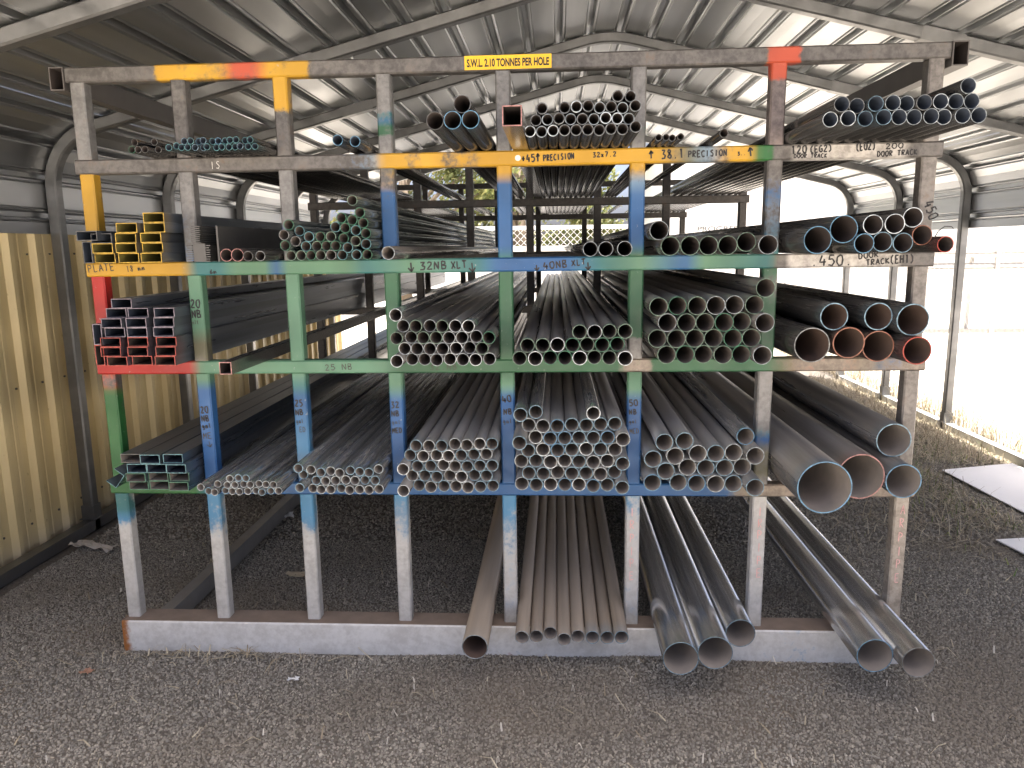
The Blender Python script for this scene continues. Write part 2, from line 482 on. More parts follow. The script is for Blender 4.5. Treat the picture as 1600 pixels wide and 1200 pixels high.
WRITING = [
('IS',-9061,17747,-8680,17761,238,'chalk','R2'),
('+45^',1542,17743,2180,17771,239,'ink','R2'),
('PRECISION',2265,17769,3301,17829,195,'ink','R2'),
('32x7.2',3891,17858,4689,17882,152,'ink','R2'),
('^',5735,17779,5923,17796,240,'ink','R2'),
('38.1',6132,17751,6900,17796,284,'ink','R2'),
('PRECISION',7004,17794,8284,17828,198,'ink','R2'),
('3..',8593,17822,8880,17836,111,'ink','R2'),
('^',8924,17774,9169,17810,268,'ink','R2'),
('120',10314,17826,10842,17855,249,'ink','R2'),
('(EG2)',10903,17854,11631,17898,205,'ink','R2'),
('DOOR TRACK',10402,17704,11481,17701,124,'ink','R2'),
('(E02)',12361,17883,13002,17929,231,'ink','R2'),
('200',13284,17923,13884,17950,164,'ink','R2'),
('DOOR TRACK',13039,17689,14321,17742,163,'ink','R2'),
('PLATE',-13776,14310,-12765,14386,255,'faint','R3'),
('18 mm',-12378,14315,-11677,14373,199,'faint','R3'),
('6m',-9389,14212,-9113,14230,143,'ink','R3'),
('|v',-2396,14192,-2129,14211,308,'ink','R3'),
('32NB',-1994,14252,-1021,14284,263,'ink','R3'),
('XLT',-910,14282,-337,14318,240,'ink','R3'),
('|v',-297,14166,-11,14184,304,'ink','R3'),
('|v',1936,14182,2154,14201,194,'ink','R3'),
('40NB',2241,14221,3087,14296,237,'ink','R3'),
('XLT',3195,14317,3714,14374,194,'ink','R3'),
('|v',3671,14182,3887,14201,259,'ink','R3'),
('.450.',11121,14216,12512,14240,340,'ink','R3'),
('DOOR',12666,14427,13342,14501,185,'ink','R3'),
('TRACK',12928,14214,13707,14287,186,'ink','R3'),
('(EH1)',13688,14267,14487,14298,258,'ink','R3'),
('25 NB',-5502,10777,-4489,10818,206,'faint','R4'),
('32.NB',-1779,10782,-761,10800,177,'faint','R4'),
('20',-10185,13038,-9815,13034,289,'ink','P2c'),
('NB',-10172,12677,-9799,12696,265,'ink','P2c'),
('nlt',-10169,12450,-9935,12471,145,'faint','P2c'),
('20',-10152,9231,-9842,9254,245,'ink','P2d'),
('NB',-10156,8923,-9845,8946,221,'ink','P2d'),
('gal',-10155,8661,-9794,8708,172,'ink','P2d'),
('ME',-10141,8279,-9805,8303,222,'faint','P2d'),
('|v',-10025,7967,-9784,7991,222,'faint','P2d'),
('25',-6672,9484,-6369,9483,234,'ink','P3d'),
('NB',-6671,9155,-6365,9179,211,'ink','P3d'),
('gal',-6667,8849,-6385,8873,164,'faint','P3d'),
('ED',-6570,8542,-6335,8542,188,'faint','P3d'),
('32',-3201,9407,-2878,9430,226,'ink','P4d'),
('NB',-3191,9105,-2890,9128,204,'ink','P4d'),
('gal',-3202,8824,-2855,8847,136,'faint','P4d'),
('MED',-3193,8496,-2822,8519,182,'ink','P4d'),
('40',770,9584,1131,9652,243,'ink','P5d'),
('NB',808,9169,1125,9192,199,'ink','P5d'),
('gal',780,8845,1120,8868,155,'faint','P5d'),
('50',5197,9461,5529,9483,221,'ink','P6d'),
('NB',5201,9164,5489,9186,178,'ink','P6d'),
('gal',5205,8843,5494,8866,133,'faint','P6d'),
('MED',5232,8474,5566,8497,179,'faint','P6d'),
('450',14624,16190,14873,15615,309,'ink','P8b'),
('I',5271,5436,5476,5437,300,'pink','P6e'),
('R',5273,4978,5478,4980,302,'pink','P6e'),
('P',5276,4469,5481,4471,304,'pink','P6e'),
('I',5278,3956,5484,3958,306,'pink','P6e'),
('P',5280,3514,5487,3516,307,'pink','P6e'),
('E',5282,3020,5490,3022,310,'pink','P6e'),
('I',9770,5491,9970,5493,308,'pink','P7e'),
('R',9777,5062,9978,5064,309,'pink','P7e'),
('P',9784,4631,9986,4633,311,'pink','P7e'),
('I',9792,4148,9994,4150,313,'pink','P7e'),
('P',9800,3663,10003,3665,315,'pink','P7e'),
('E',9809,3174,10012,3177,317,'pink','P7e'),
('A',14675,5596,14871,5598,325,'pink','P8e'),
('R',14670,5101,14867,5103,326,'pink','P8e'),
('P',14665,4579,14862,4581,328,'pink','P8e'),
('I',14660,4053,14858,4056,330,'pink','P8e'),
('P',14655,3572,14854,3575,332,'pink','P8e'),
('E',14650,3039,14849,3042,334,'pink','P8e'),
]

# ------------------------------------------------------------------ the ground
def gh(x, y):
    bank = 0.016 * math.exp(-((y + 0.05) / 0.07) ** 2) * (0.6 + 0.8 * noise.noise((x * 2.3, 1.7, 0))) if -1.5 < x < 1.6 else 0.0
    return 0.012 * noise.noise((x * 0.8, y * 0.8, 0)) + 0.008 * noise.noise((x * 2.6, y * 3.4, 4)) + bank

def ground_material(name, a, b, c, sc):
    t = NT(name)
    v = t.wcoords()
    n1 = t.noise(0.9 * sc, 4, v)
    n2 = t.noise(60 * sc, 3, v, 0.7)
    col = t.mix(t.ramp(n2, 0.3, 0.7), a, b)
    col = t.mix(t.ramp(n1, 0.5, 0.75, 0, 0.6), col, c)
    t.bump(n2, 0.6, 0.01)
    return t.set(color=col, rough=0.95, spec=0.2)

g = MB()
g.v = [(-250, -120, -0.03), (250, -120, -0.03), (250, 500, -0.03), (-250, 500, -0.03)]
g.face([0, 1, 2, 3])
yard = g.build('ground', ground_material('pale_yard', (0.55, 0.50, 0.42), (0.68, 0.64, 0.57), (0.60, 0.52, 0.40), 1.0))
tag(yard, kind='structure')

def grid(x0, x1, y0, y1, nx, ny, zf):
    m = MB()
    for j in range(ny + 1):
        for i in range(nx + 1):
            x = x0 + (x1 - x0) * i / nx
            y = y0 + (y1 - y0) * j / ny
            m.v.append((x, y, zf(x, y)))
    for j in range(ny):
        for i in range(nx):
            a = j * (nx + 1) + i
            m.face([a, a + 1, a + nx + 2, a + nx + 1], 0, True)
    return m

def edge_drop(x, y):
    e = max(0.0, (x - 3.15) / 0.5, (-2.15 - x) / 0.4, (y - 6.2) / 0.6, (-1.6 - y) / 0.4)
    return gh(x, y) - 0.035 * min(1.0, e)
M_BED = ground_material('gravel_bed', (0.10, 0.088, 0.075), (0.20, 0.178, 0.152), (0.20, 0.16, 0.12), 1.6)
bed = grid(-2.55, 3.7, -2.2, 6.8, 78, 112, edge_drop).build('gravel_floor', M_BED)
tag(bed, kind='structure')

def stone_mat():
    t = NT('crushed_stone')
    oi = t.n('ObjectInfo')
    cr = t.n('ValToRGB')
    t.l(oi.outputs['Random'], cr.inputs[0])
    e = cr.color_ramp.elements
    e[0].position, e[0].color = 0.0, (0.155, 0.142, 0.120, 1)
    e[1].position, e[1].color = 1.0, (0.55, 0.50, 0.41, 1)
    for p, c in ((0.35, (0.245, 0.226, 0.190)), (0.75, (0.34, 0.315, 0.267)), (0.95, (0.42, 0.38, 0.31))):
        q = e.new(p); q.color = (*c, 1)
    big = t.noise(0.8, 4, t.wcoords((1, 1.8, 1)))
    col = t.mix(t.ramp(big, 0.45, 0.66, 0, 0.65), cr.outputs[0], (0.225, 0.192, 0.147))
    return t.set(color=col, rough=0.9, spec=0.25)
M_STONE = stone_mat()

def scatter_stones(name, base, density, r, seed):
    ng = bpy.data.node_groups.new(name, 'GeometryNodeTree')
    ng.interface.new_socket('Geometry', in_out='INPUT', socket_type='NodeSocketGeometry')
    ng.interface.new_socket('Geometry', in_out='OUTPUT', socket_type='NodeSocketGeometry')
    N = ng.nodes; L = ng.links
    gi = N.new('NodeGroupInput'); go = N.new('NodeGroupOutput')
    dp = N.new('GeometryNodeDistributePointsOnFaces')
    dp.inputs['Density'].default_value = density
    dp.inputs['Seed'].default_value = seed
    ico = N.new('GeometryNodeMeshIcoSphere')
    ico.inputs['Radius'].default_value = r
    ico.inputs['Subdivisions'].default_value = 1
    sm = N.new('GeometryNodeSetMaterial'); sm.inputs['Material'].default_value = M_STONE
    sh = N.new('GeometryNodeSetShadeSmooth'); sh.inputs['Shade Smooth'].default_value = False
    ip = N.new('GeometryNodeInstanceOnPoints')
    rr = N.new('FunctionNodeRandomValue'); rr.data_type = 'FLOAT_VECTOR'
    rr.inputs[0].default_value = (0, 0, 0); rr.inputs[1].default_value = (6.283, 6.283, 6.283)
    rs = N.new('FunctionNodeRandomValue'); rs.data_type = 'FLOAT_VECTOR'
    rs.inputs[0].default_value = (0.6, 0.5, 0.35); rs.inputs[1].default_value = (1.5, 1.2, 0.9)
    L.new(gi.outputs[0], dp.inputs[0])
    L.new(ico.outputs[0], sm.inputs[0]); L.new(sm.outputs[0], sh.inputs[0])
    L.new(dp.outputs[0], ip.inputs['Points']); L.new(sh.outputs[0], ip.inputs['Instance'])
    L.new(rr.outputs[0], ip.inputs['Rotation']); L.new(rs.outputs[0], ip.inputs['Scale'])
    L.new(ip.outputs[0], go.inputs[0])
    base.modifiers.new('scatter', 'NODES').node_group = ng

near = grid(-2.2, 3.2, -1.0, 1.1, 108, 84, lambda x, y: gh(x, y) + 0.001).build('gravel', M_BED)
tag(near, 'loose dark crushed gravel covering the floor in front of the rack', 'gravel', kind='stuff')
scatter_stones('near_stones', near, 17000, 0.0047, 1)
big_ = grid(-2.2, 3.2, -1.0, 1.6, 54, 26, lambda x, y: gh(x, y) + 0.003).build('gravel', M_BED)
tag(big_, 'sparse larger stones lying among the fine gravel', 'gravel', kind='stuff')
scatter_stones('big_stones', big_, 160, 0.0078, 5)
far = grid(-2.2, 3.2, 1.1, 6.2, 54, 51, lambda x, y: gh(x, y) + 0.001).build('gravel', M_BED)
tag(far, 'dark gravel under and behind the pipe rack', 'gravel', kind='stuff')
scatter_stones('far_stones', far, 5000, 0.0076, 2)

# ------------------------------------------------------------------ the carport: bows, sheets, base rails
def zinc(name, col, metal, rough, wav):
    t = NT(name)
    if wav < 0:
        n1 = t.noise(1.0, 3, t.wcoords((5, 0.12, 5)))
        n2 = t.noise(3.0, 3, t.wcoords((1, 0.4, 1)))
        c = t.mix(t.ramp(n1, 0.35, 0.65), tuple(x * 0.9 for x in col), tuple(x * 1.08 for x in col))
        return t.set(color=c, rough=t.ramp(n2, 0.3, 0.7, rough - 0.03, rough + 0.04), metal=metal)
    v = t.wcoords((6, 0.35, 6))
    n1 = t.noise(1.2, 4, v)
    n2 = t.noise(14, 4, t.wcoords((1, 0.3, 1)), 0.65)
    c = t.mix(t.ramp(n1, 0.3, 0.7), tuple(x * 0.82 for x in col), tuple(x * 1.15 for x in col))
    c = t.mix(t.ramp(n2, 0.60, 0.80, 0, 0.22), c, (0.24, 0.20, 0.16))
    return t.set(color=c, rough=t.ramp(n2, 0.3, 0.7, rough - 0.05, rough + 0.08), metal=metal)
M_SHEET = zinc('galvanised_sheet', (0.445, 0.455, 0.465), 0.95, 0.35, -1)
M_BOW = zinc('galvanised_tube', (0.19, 0.19, 0.19), 0.75, 0.36, 0.0)

XL, XR, XA, ZA, SL = -2.30, 3.42, 0.60, 2.79, 0.25
def bow_path(off=0.0, z0=0.0, n=10):
    """centre line left foot - eave - apex - eave - right foot, offset outwards by off"""
    corners = [Vector((XL, z0)), Vector((XL, ZA - SL * (XA - XL))), Vector((XA, ZA)), Vector((XR, ZA - SL * (XR - XA))), Vector((XR, z0))]
    pts = [corners[0]]
    for i, t in ((1, 0.235), (2, 0.16), (3, 0.235)):
        p = corners[i]; a = (corners[i - 1] - p).normalized(); b = (corners[i + 1] - p).normalized()
        half = a.angle(b) / 2
        R = t * math.tan(half)
        bis = (a + b).normalized()
        c = p + bis * (R / math.sin(half))
        s = p + a * t; e = p + b * t
        a0 = math.atan2((s - c).y, (s - c).x); a1 = math.atan2((e - c).y, (e - c).x)
        d = (a1 - a0 + math.pi) % (2 * math.pi) - math.pi
        for k in range(n + 1):
            th = a0 + d * k / n
            pts.append(c + Vector((math.cos(th), math.sin(th))) * R)
    pts.append(corners[4])
    if off:
        out = []
        for i, p in enumerate(pts):
            tn = (pts[min(i + 1, len(pts) - 1)] - pts[max(i - 1, 0)]).normalized()
            out.append(p + Vector((-tn.y, tn.x)) * off)
        pts = out
    return pts

shed = tag(empty('carport_shed', (0.56, 2.4, 0)), 'open carport shed with arched zinc roof and ochre left wall over the rack', 'shed')
OFF = Vector((-0.56, -2.4, 0))

def child(name, mb, mats, parent=shed, off=OFF):
    o = mb.build(name, mats, parent)
    o.location = off
    return o

BOWS = [-1.09 + 1.168 * i for i in range(7)]
pts = bow_path(0, 0.0)
hw, ch = 0.030, 0.007
prof = [(-hw, -hw + ch), (-hw, hw - ch), (-hw + ch, hw), (hw - ch, hw), (hw, hw - ch), (hw, -hw + ch), (hw - ch, -hw), (-hw + ch, -hw)]
mb = MB()
rings = []
for i, p in enumerate(pts):
    tn = (pts[min(i + 1, len(pts) - 1)] - pts[max(i - 1, 0)]).normalized()
    nm = Vector((-tn.y, tn.x))
    ring = []
    for (a, b) in prof:
        q = p + nm * a
        mb.v.append((q.x, b, q.y)); ring.append(len(mb.v) - 1)
    rings.append(ring)
for a, b in zip(rings, rings[1:]):
    for k in range(8):
        mb.face([a[k], b[k], b[(k + 1) % 8], a[(k + 1) % 8]], 0, False)
bow_me = mb.mesh('bow_frame', M_BOW)
sl_ = MB()   # sleeve over each leg splice
for x in (XL, XR):
    sl_.box((x - 0.034, -0.034, 0.02), (x + 0.034, 0.034, 0.10))
for yb in BOWS:
    b = obj('bow_frame', bow_me, shed, Vector((0, yb, 0)) + OFF)
    for xs in (XL, XR):
        c = MB()
        c.box((xs - 0.045, -0.045, 0.062), (xs + 0.045, 0.045, 0.066))
        c.box((xs - 0.0345, -0.0345, 0.066), (xs + 0.0345, 0.0345, 0.14))
        c.build('foot_sleeve', M_BOW, b)
    for xs in (-1.0, 2.05):
        z = ZA - SL * abs(xs - XA)
        c = MB()
        ang = math.atan(SL if xs < XA else -SL)
        c.box((-0.10, -0.0315, -0.0315), (0.10, 0.0315, 0.0295))
        c.build('joint_sleeve', M_BOW, b, (xs, 0, z), (0, -ang, 0))

# roof sheets: ribs run along the shed; one panel every four ribs
path = bow_path(0.034, 1.60, 12)
seg = [0.0]
for a, b in zip(path, path[1:]):
    seg.append(seg[-1] + (b - a).length)
total = seg[-1]
def on_path(s):
    s = min(max(s, 0), total)
    for i in range(len(path) - 1):
        if s <= seg[i + 1] or i == len(path) - 2:
            f = (s - seg[i]) / (seg[i + 1] - seg[i])
            p = path[i].lerp(path[i + 1], f)
            tn = (path[i + 1] - path[i]).normalized()
            return p, Vector((-tn.y, tn.x))
PITCH_R = total / 36
shape = [(0.0, 0.0), (0.30, 0.0), (0.335, 0.006), (0.37, 0.0), (0.40, 0.0), (0.44, 0.030), (0.56, 0.030), (0.60, 0.0), (0.63, 0.0), (0.665, 0.006), (0.70, 0.0)]
Y0, Y1 = -1.34, 6.06
for pnl in range(9):
    mb = MB()
    us = []
    for k in range(4):
        us += [((pnl * 4 + k) + a, h) for a, h in shape]
    us.append(((pnl + 1) * 4 + 0.02, 0.0))
    NY = 2
    for (u, h) in us:
        dz = RND.uniform(-0.0012, 0.0012)
        p, nm = on_path(u * PITCH_R)
        for j in range(NY + 1):
            y = Y0 + (Y1 - Y0) * j / NY
            q = p + nm * (h + dz + 0.0012 * (pnl % 2))
            mb.v.append((q.x, y, q.y))
    for i in range(len(us) - 1):
        for j in range(NY):
            a = i * (NY + 1) + j
            mb.face([a, a + 1, a + NY + 2, a + NY + 1], 0, False)
    child('roof_sheet', mb, M_SHEET)
# base rails
for x in (XL, XR):
    mb = MB()
    mb.box((x - 0.03, -1.12, 0.0), (x + 0.03, 5.95, 0.058))
    child('base_rail', mb, M_BOW if x < 0 else simple('pale_rail', (0.55, 0.55, 0.54), 0.5, 0.4))
# ochre wall
def ochre():
    t = NT('ochre_cladding')
    n1 = t.noise(3, 4, t.wcoords((1, 1, 0.25)))
    n2 = t.noise(40, 3, t.wcoords((1, 1, 0.6)))
    c = t.mix(t.ramp(n1, 0.3, 0.7), (0.60, 0.47, 0.235), (0.70, 0.575, 0.32))
    c = t.mix(t.ramp(n2, 0.68, 0.76, 0, 0.5), c, (0.25, 0.17, 0.08))
    sx = t.n('SeparateXYZ'); t.l(t.wcoords(), sx.inputs[0])
    low = t.math('SUBTRACT', 1.0, t.ramp(t.math('ADD', sx.outputs['Z'], t.math('MULTIPLY', n1, 0.12)), 0.06, 0.22))
    c = t.mix(t.math('MULTIPLY', low, 0.5), c, (0.50, 0.42, 0.34))
    return t.set(color=c, rough=0.42, spec=0.4)
M_OCHRE = ochre()
wy, n_p = -1.1, 0
M_SCREW = simple('screw_head', (0.10, 0.085, 0.07), 0.5, 0.4)
while wy < 5.9:
    mb = MB()
    pr_ = []
    for k in range(4):
        y = wy + 0.19 * k
        pr_ += [(y, 0), (y + 0.050, 0), (y + 0.055, 0.003), (y + 0.075, 0.003), (y + 0.080, 0), (y + 0.128, 0), (y + 0.143, 0.030), (y + 0.172, 0.030), (y + 0.187, 0)]
    pr_.append((wy + 0.762, 0.0))
    xw = -2.372 - 0.001 * (n_p % 2)
    for (y, d) in pr_:
        mb.v += [(xw + d, y, -0.03), (xw + d, y, 1.66)]
    for i in range(len(pr_) - 1):
        mb.face([2 * i, 2 * i + 1, 2 * i + 3, 2 * i + 2])
    o = child('wall_sheet', mb, M_OCHRE)
    o.location = OFF + Vector((-0.012, 0, 0))
    sc = MB()
    for k in range(4):
        for zz in (0.16, 0.85, 1.5):
            y = wy + 0.19 * k + 0.1 + RND.uniform(-0.02, 0.02)
            sc.tube([(xw - 0.001, y, zz), (xw + 0.006, y, zz)], 0.006, 6)
    sc.build('screws', M_SCREW, o)['kind'] = 'stuff'
    wy += 0.76; n_p += 1

# ------------------------------------------------------------------ the pipe rack
rack = tag(empty('pipe_rack', (0.06, 0, 0)), 'tall steel pipe rack of square tube painted yellow, red, green and blue', 'rack')
RO = Vector((-0.06, 0, 0))
BARE = (0.115, 0.108, 0.104)  # bare steel, with the upper rack's dimmer light darkened into the colour
GALV = (0.41, 0.405, 0.395)
PALE = (0.40, 0.385, 0.37)
DARK = (0.085, 0.078, 0.075)
YEL, RED, GRN, SEA, BLU, TEA, LBL, ORG, OLV, GRS, PBL = (0.54, 0.30, 0.022), (0.40, 0.018, 0.013), (0.032, 0.118, 0.055), (0.105, 0.235, 0.145), (0.022, 0.103, 0.275), (0.034, 0.155, 0.16), (0.075, 0.245, 0.42), (0.46, 0.075, 0.035), (0.15, 0.14, 0.08), (0.022, 0.135, 0.032), (0.18, 0.28, 0.38)

def bar(name, p0, p1, hw_, hd, stops, parent, bare=BARE, galv=0.3, seglen=0.02, axis='x', mat=None):
    """square tube with bevelled edges from p0 to p1; stops = [(t, colour, coverage)] paints it along its length"""
    p0, p1 = Vector(p0), Vector(p1)
    L = (p1 - p0).length
    n = max(2, int(L / seglen))
    t = (p1 - p0).normalized()
    a = Vector((0, 1, 0)) if axis != 'y' else Vector((1, 0, 0))
    b = t.cross(a).normalized()
    c = 0.005
    sec = [(-hd, -hw_ + c), (-hd, hw_ - c), (-hd + c, hw_), (hd - c, hw_), (hd, hw_ - c), (hd, -hw_ + c), (hd - c, -hw_), (-hd + c, -hw_)]
    vs, fs, pc, bc = [], [], [], []
    stops = sorted(stops) if stops else [(0, (0.5, 0.5, 0.5), 0.0)]
    for i in range(n + 1):
        f = i / n
        lo = [s for s in stops if s[0] <= f] or [stops[0]]
        hi = [s for s in stops if s[0] >= f] or [stops[-1]]
        s0, s1 = lo[-1], hi[0]
        k = 0 if s1[0] == s0[0] else (f - s0[0]) / (s1[0] - s0[0])
        if s0[2] < 0.02: c0 = s1[1]
        else: c0 = s0[1]
        c1 = s1[1] if s1[2] >= 0.02 else s0[1]
        colr = [c0[j] * (1 - k) + c1[j] * k for j in range(3)]
        cov = s0[2] * (1 - k) + s1[2] * k
        bb = bare(f) if callable(bare) else bare
        for (u, v) in sec:
            vs.append(tuple(p0 + t * (L * f) + a * u + b * v))
            pc.append((*colr, cov * (1.0 if u < hd - 0.006 else 0.6)))
            bc.append((*bb, galv))
    for i in range(n):
        for k in range(8):
            A, B = i * 8 + k, i * 8 + (k + 1) % 8
            fs.append([A, B, B + 8, A + 8])
    fs.append(list(range(8))[::-1]); fs.append([n * 8 + k for k in range(8)])
    me = bpy.data.meshes.new(name)
    me.from_pydata(vs, [], fs)
    me.materials.append(mat or M_PAINT)
    for nm, dat in (('paint', pc), ('bare', bc)):
        at = me.color_attributes.new(nm, 'FLOAT_COLOR', 'POINT')
        at.data.foreach_set('color', [x for q in dat for x in q])
    bm = bmesh.new(); bm.from_mesh(me); bmesh.ops.recalc_face_normals(bm, faces=bm.faces); bm.to_mesh(me); bm.free()
    o = obj(name, me, parent)
    if parent is rack:
        o.location = RO
    return o

RAILZ = [(2.065, 2.115), (1.765, 1.814), (1.416, 1.464), (1.067, 1.114), (0.619, 0.665)]
XS = [-1.349, -0.999, -0.649, -0.301, 0.095, 0.538, 0.983, 1.472]
X0, X1 = -1.384, 1.511
def fr(*st):
    return [((x - X0) / (X1 - X0), c, a) for x, c, a in st]
RAIL_PAINT = [
    fr((-1.09, YEL, 0), (-1.06, YEL, .72), (-0.85, YEL, .55), (-0.80, ORG, .6), (-0.73, ORG, .62), (-0.68, YEL, .7), (-0.56, YEL, .7), (-0.52, YEL, 0), (0.93, ORG, 0), (0.96, ORG, .95), (1.03, ORG, .95), (1.07, ORG, 0)),
    fr((-0.52, BLU, 0), (-0.43, BLU, .45), (-0.35, PBL, .35), (-0.31, YEL, .8), (-0.27, YEL, .85), (-0.21, YEL, .48), (-0.15, YEL, .85), (-0.08, YEL, .5), (0.0, YEL, .45), (0.04, YEL, .95), (0.45, YEL, .95), (0.60, YEL, .75), (0.70, OLV, .65), (0.77, PBL, .5), (0.83, YEL, .6), (0.90, YEL, .6), (0.93, GRS, .8), (0.965, GRS, .75), (0.99, GRS, 0)),
    fr((X0, YEL, 1), (-1.04, YEL, 1), (-0.99, TEA, .7), (-0.90, TEA, .8), (-0.85, SEA, .9), (-0.74, SEA, .9), (-0.705, BLU, .75), (-0.66, SEA, .9), (-0.45, SEA, .9), (-0.39, TEA, .9), (-0.23, SEA, .9), (0.0, TEA, .9), (0.07, BLU, .85), (0.30, BLU, .85), (0.42, TEA, .9), (0.55, SEA, .9), (0.70, BLU, .6), (0.76, SEA, .9), (0.98, TEA, .9), (1.01, OLV, .3), (1.04, OLV, 0)),
    fr((X0, RED, 1), (-1.04, RED, 1), (-1.0, SEA, .85), (-0.6, SEA, .95), (-0.35, SEA, .95), (-0.28, GRN, .95), (0.46, GRN, .95), (0.51, GRN, .3), (0.58, GRN, .2), (0.62, GRN, .9), (0.98, GRN, .85), (1.06, OLV, .5), (1.2, ORG, .2), (1.3, OLV, .4), (1.42, BLU, .4), (1.5, OLV, .2)),
    fr((X0, GRS, 1), (-1.06, GRS, 1), (-0.99, BLU, .95), (0.80, BLU, .98), (0.87, BLU, .6), (0.92, OLV, .4), (1.0, GRN, .25), (1.1, OLV, .1), (1.5, OLV, 0)),
]
def rail_bare(i):
    def f(t):
        x = X0 + (X1 - X0) * t
        if i in (1, 2) and 1.04 < x < 1.40:
            return (0.36, 0.345, 0.33)
        return BARE if i < 3 else (0.20, 0.17, 0.145)
    return f
rails = []
for i, (z0, z1) in enumerate(RAILZ):
    r = bar('rail', (X0, 0.025, (z0 + z1) / 2), (X1, 0.025, (z0 + z1) / 2), (z1 - z0) / 2, 0.025, RAIL_PAINT[i], rack, rail_bare(i), 0.3)
    rails.append(r)
N_ = []
POST_PAINT = {  # post, bay -> stops from the TOP of the bay
    'P1b': [(0, YEL, 1), (1, YEL, 1)], 'P1c': [(0, RED, .95), (1, RED, 1)], 'P1d': [(0, ORG, .5), (.08, ORG, .3), (.16, GRS, .9), (1, GRS, 1)],
    'P1e': [(0, TEA, .7), (.12, TEA, .8), (.2, LBL, .6), (.32, LBL, 0)],
    'P2a': [(.8, SEA, 0), (.9, SEA, .3), (1, YEL, 0)], 'P2b': [(.3, BLU, 0), (.55, BLU, .38), (.8, PBL, .3), (1, BLU, .45)],
    'P2c': [(0, SEA, .95), (.6, SEA, .95), (.8, OLV, .8), (1, OLV, .5)], 'P2d': [(0, SEA, .9), (.06, SEA, .9), (.14, BLU, .95), (1, BLU, 1)],
    'P2e': [(0, LBL, .8), (.18, LBL, .65), (.34, PBL, .3), (.5, PBL, 0)],
    'P3a': [(0, YEL, .95), (.38, YEL, .85), (.48, YEL, .2), (.55, YEL, 0)], 'P3b': [(.45, BLU, 0), (.75, BLU, .5), (1, BLU, .2)],
    'P3c': [(0, SEA, .95), (1, SEA, .9)], 'P3d': [(0, SEA, .95), (.12, TEA, .95), (.22, BLU, .95), (.7, LBL, .75), (.85, PBL, .7), (1, BLU, .9)],
    'P3e': [(0, LBL, .85), (.2, LBL, .7), (.38, PBL, .25), (.5, PBL, 0)],
    'P4a': [(.42, BLU, 0), (.52, TEA, .6), (.62, BLU, .5), (.66, GRN, .6), (.76, GRN, .55), (.84, GRN, 0)], 'P4b': [(0, OLV, .5), (.12, YEL, .3), (.25, BLU, .6), (.8, BLU, .9), (1, BLU, .8)],
    'P4c': [(0, GRN, .95), (1, GRN, .95)], 'P4d': [(0, SEA, .95), (.12, SEA, .95), (.25, BLU, .95), (1, BLU, 1)], 'P4e': [(0, LBL, .75), (.15, PBL, .6), (.4, PBL, .25), (.6, PBL, 0)],
    'P5b': [(0, YEL, .8), (.1, YEL, .6), (.18, BLU, .6), (.3, BLU, .9), (.9, BLU, .9), (1, TEA, .7)], 'P5c': [(0, GRN, .95), (1, GRN, 1)],
    'P5d': [(0, GRN, .95), (.12, SEA, .95), (.22, BLU, .95), (1, BLU, 1)], 'P5e': [(0, LBL, .8), (.12, LBL, .7), (.35, PBL, .4), (1, PBL, .22)],
    'P6a': [(.6, GRN, 0), (.75, GRN, .5), (.9, OLV, .35), (1, OLV, .2)], 'P6b': [(0, YEL, .7), (.08, YEL, .5), (.16, PBL, .6), (.35, BLU, .85), (.85, BLU, .9), (1, GRN, .6)],
    'P6c': [(0, GRN, .95), (.72, GRN, .9), (.78, GRN, .1), (1, GRN, 0)], 'P6d': [(0, GRN, .95), (.15, SEA, .9), (.26, BLU, .9), (1, BLU, 1)], 'P6e': [(0, LBL, .5), (.15, PBL, .4), (.4, PBL, .25), (.8, PBL, .3)],
    'P7a': [(0, ORG, .95), (.15, ORG, .85), (.24, ORG, .2), (.3, ORG, 0), (.75, RED, .0), (.9, RED, .15)], 'P7b': [(.1, BLU, .1), (.3, BLU, .5), (.6, PBL, .4), (1, TEA, .6)],
    'P7c': [(0, GRN, .7), (.2, SEA, .3), (.4, GRN, .6), (.7, GRN, .6), (1, GRN, .75)], 'P7d': [(.35, BLU, 0), (.5, TEA, .45), (.6, BLU, .5), (.68, OLV, .5), (.9, OLV, .5), (1, OLV, .3)],
    'P7e': [(0, PBL, .25), (.1, ORG, .15), (.5, PBL, .1)],
}
bays = [(RAILZ[0][0], RAILZ[1][1]), (RAILZ[1][0], RAILZ[2][1]), (RAILZ[2][0], RAILZ[3][1]), (RAILZ[3][0], RAILZ[4][1]), (RAILZ[4][0], 0.127)]
posts = {}
for pi, x in enumerate(XS):
    for bi, (zt, zb) in enumerate(bays):
        key = 'P%d%s' % (pi + 1, 'abcde'[bi])
        bare, gv = BARE, 0.3
        if bi == 4:
            bare, gv = (GALV, 0.9) if pi < 7 else ((0.30, 0.27, 0.235), 0.4)
        elif key in ('P2b', 'P3b', 'P4a', 'P5a', 'P6a', 'P7d', 'P6c', 'P1a'):
            bare, gv = (0.17, 0.167, 0.165), 0.5
        elif pi == 7:
            bare, gv = (0.17, 0.157, 0.147), 0.35
        elif key == 'P7a':
            bare, gv = (0.15, 0.125, 0.12), 0.3
        posts[key] = bar('post', (x, 0.0258, zt), (x, 0.0258, zb), 0.0245, 0.0245, POST_PAINT.get(key), rack, bare, gv)
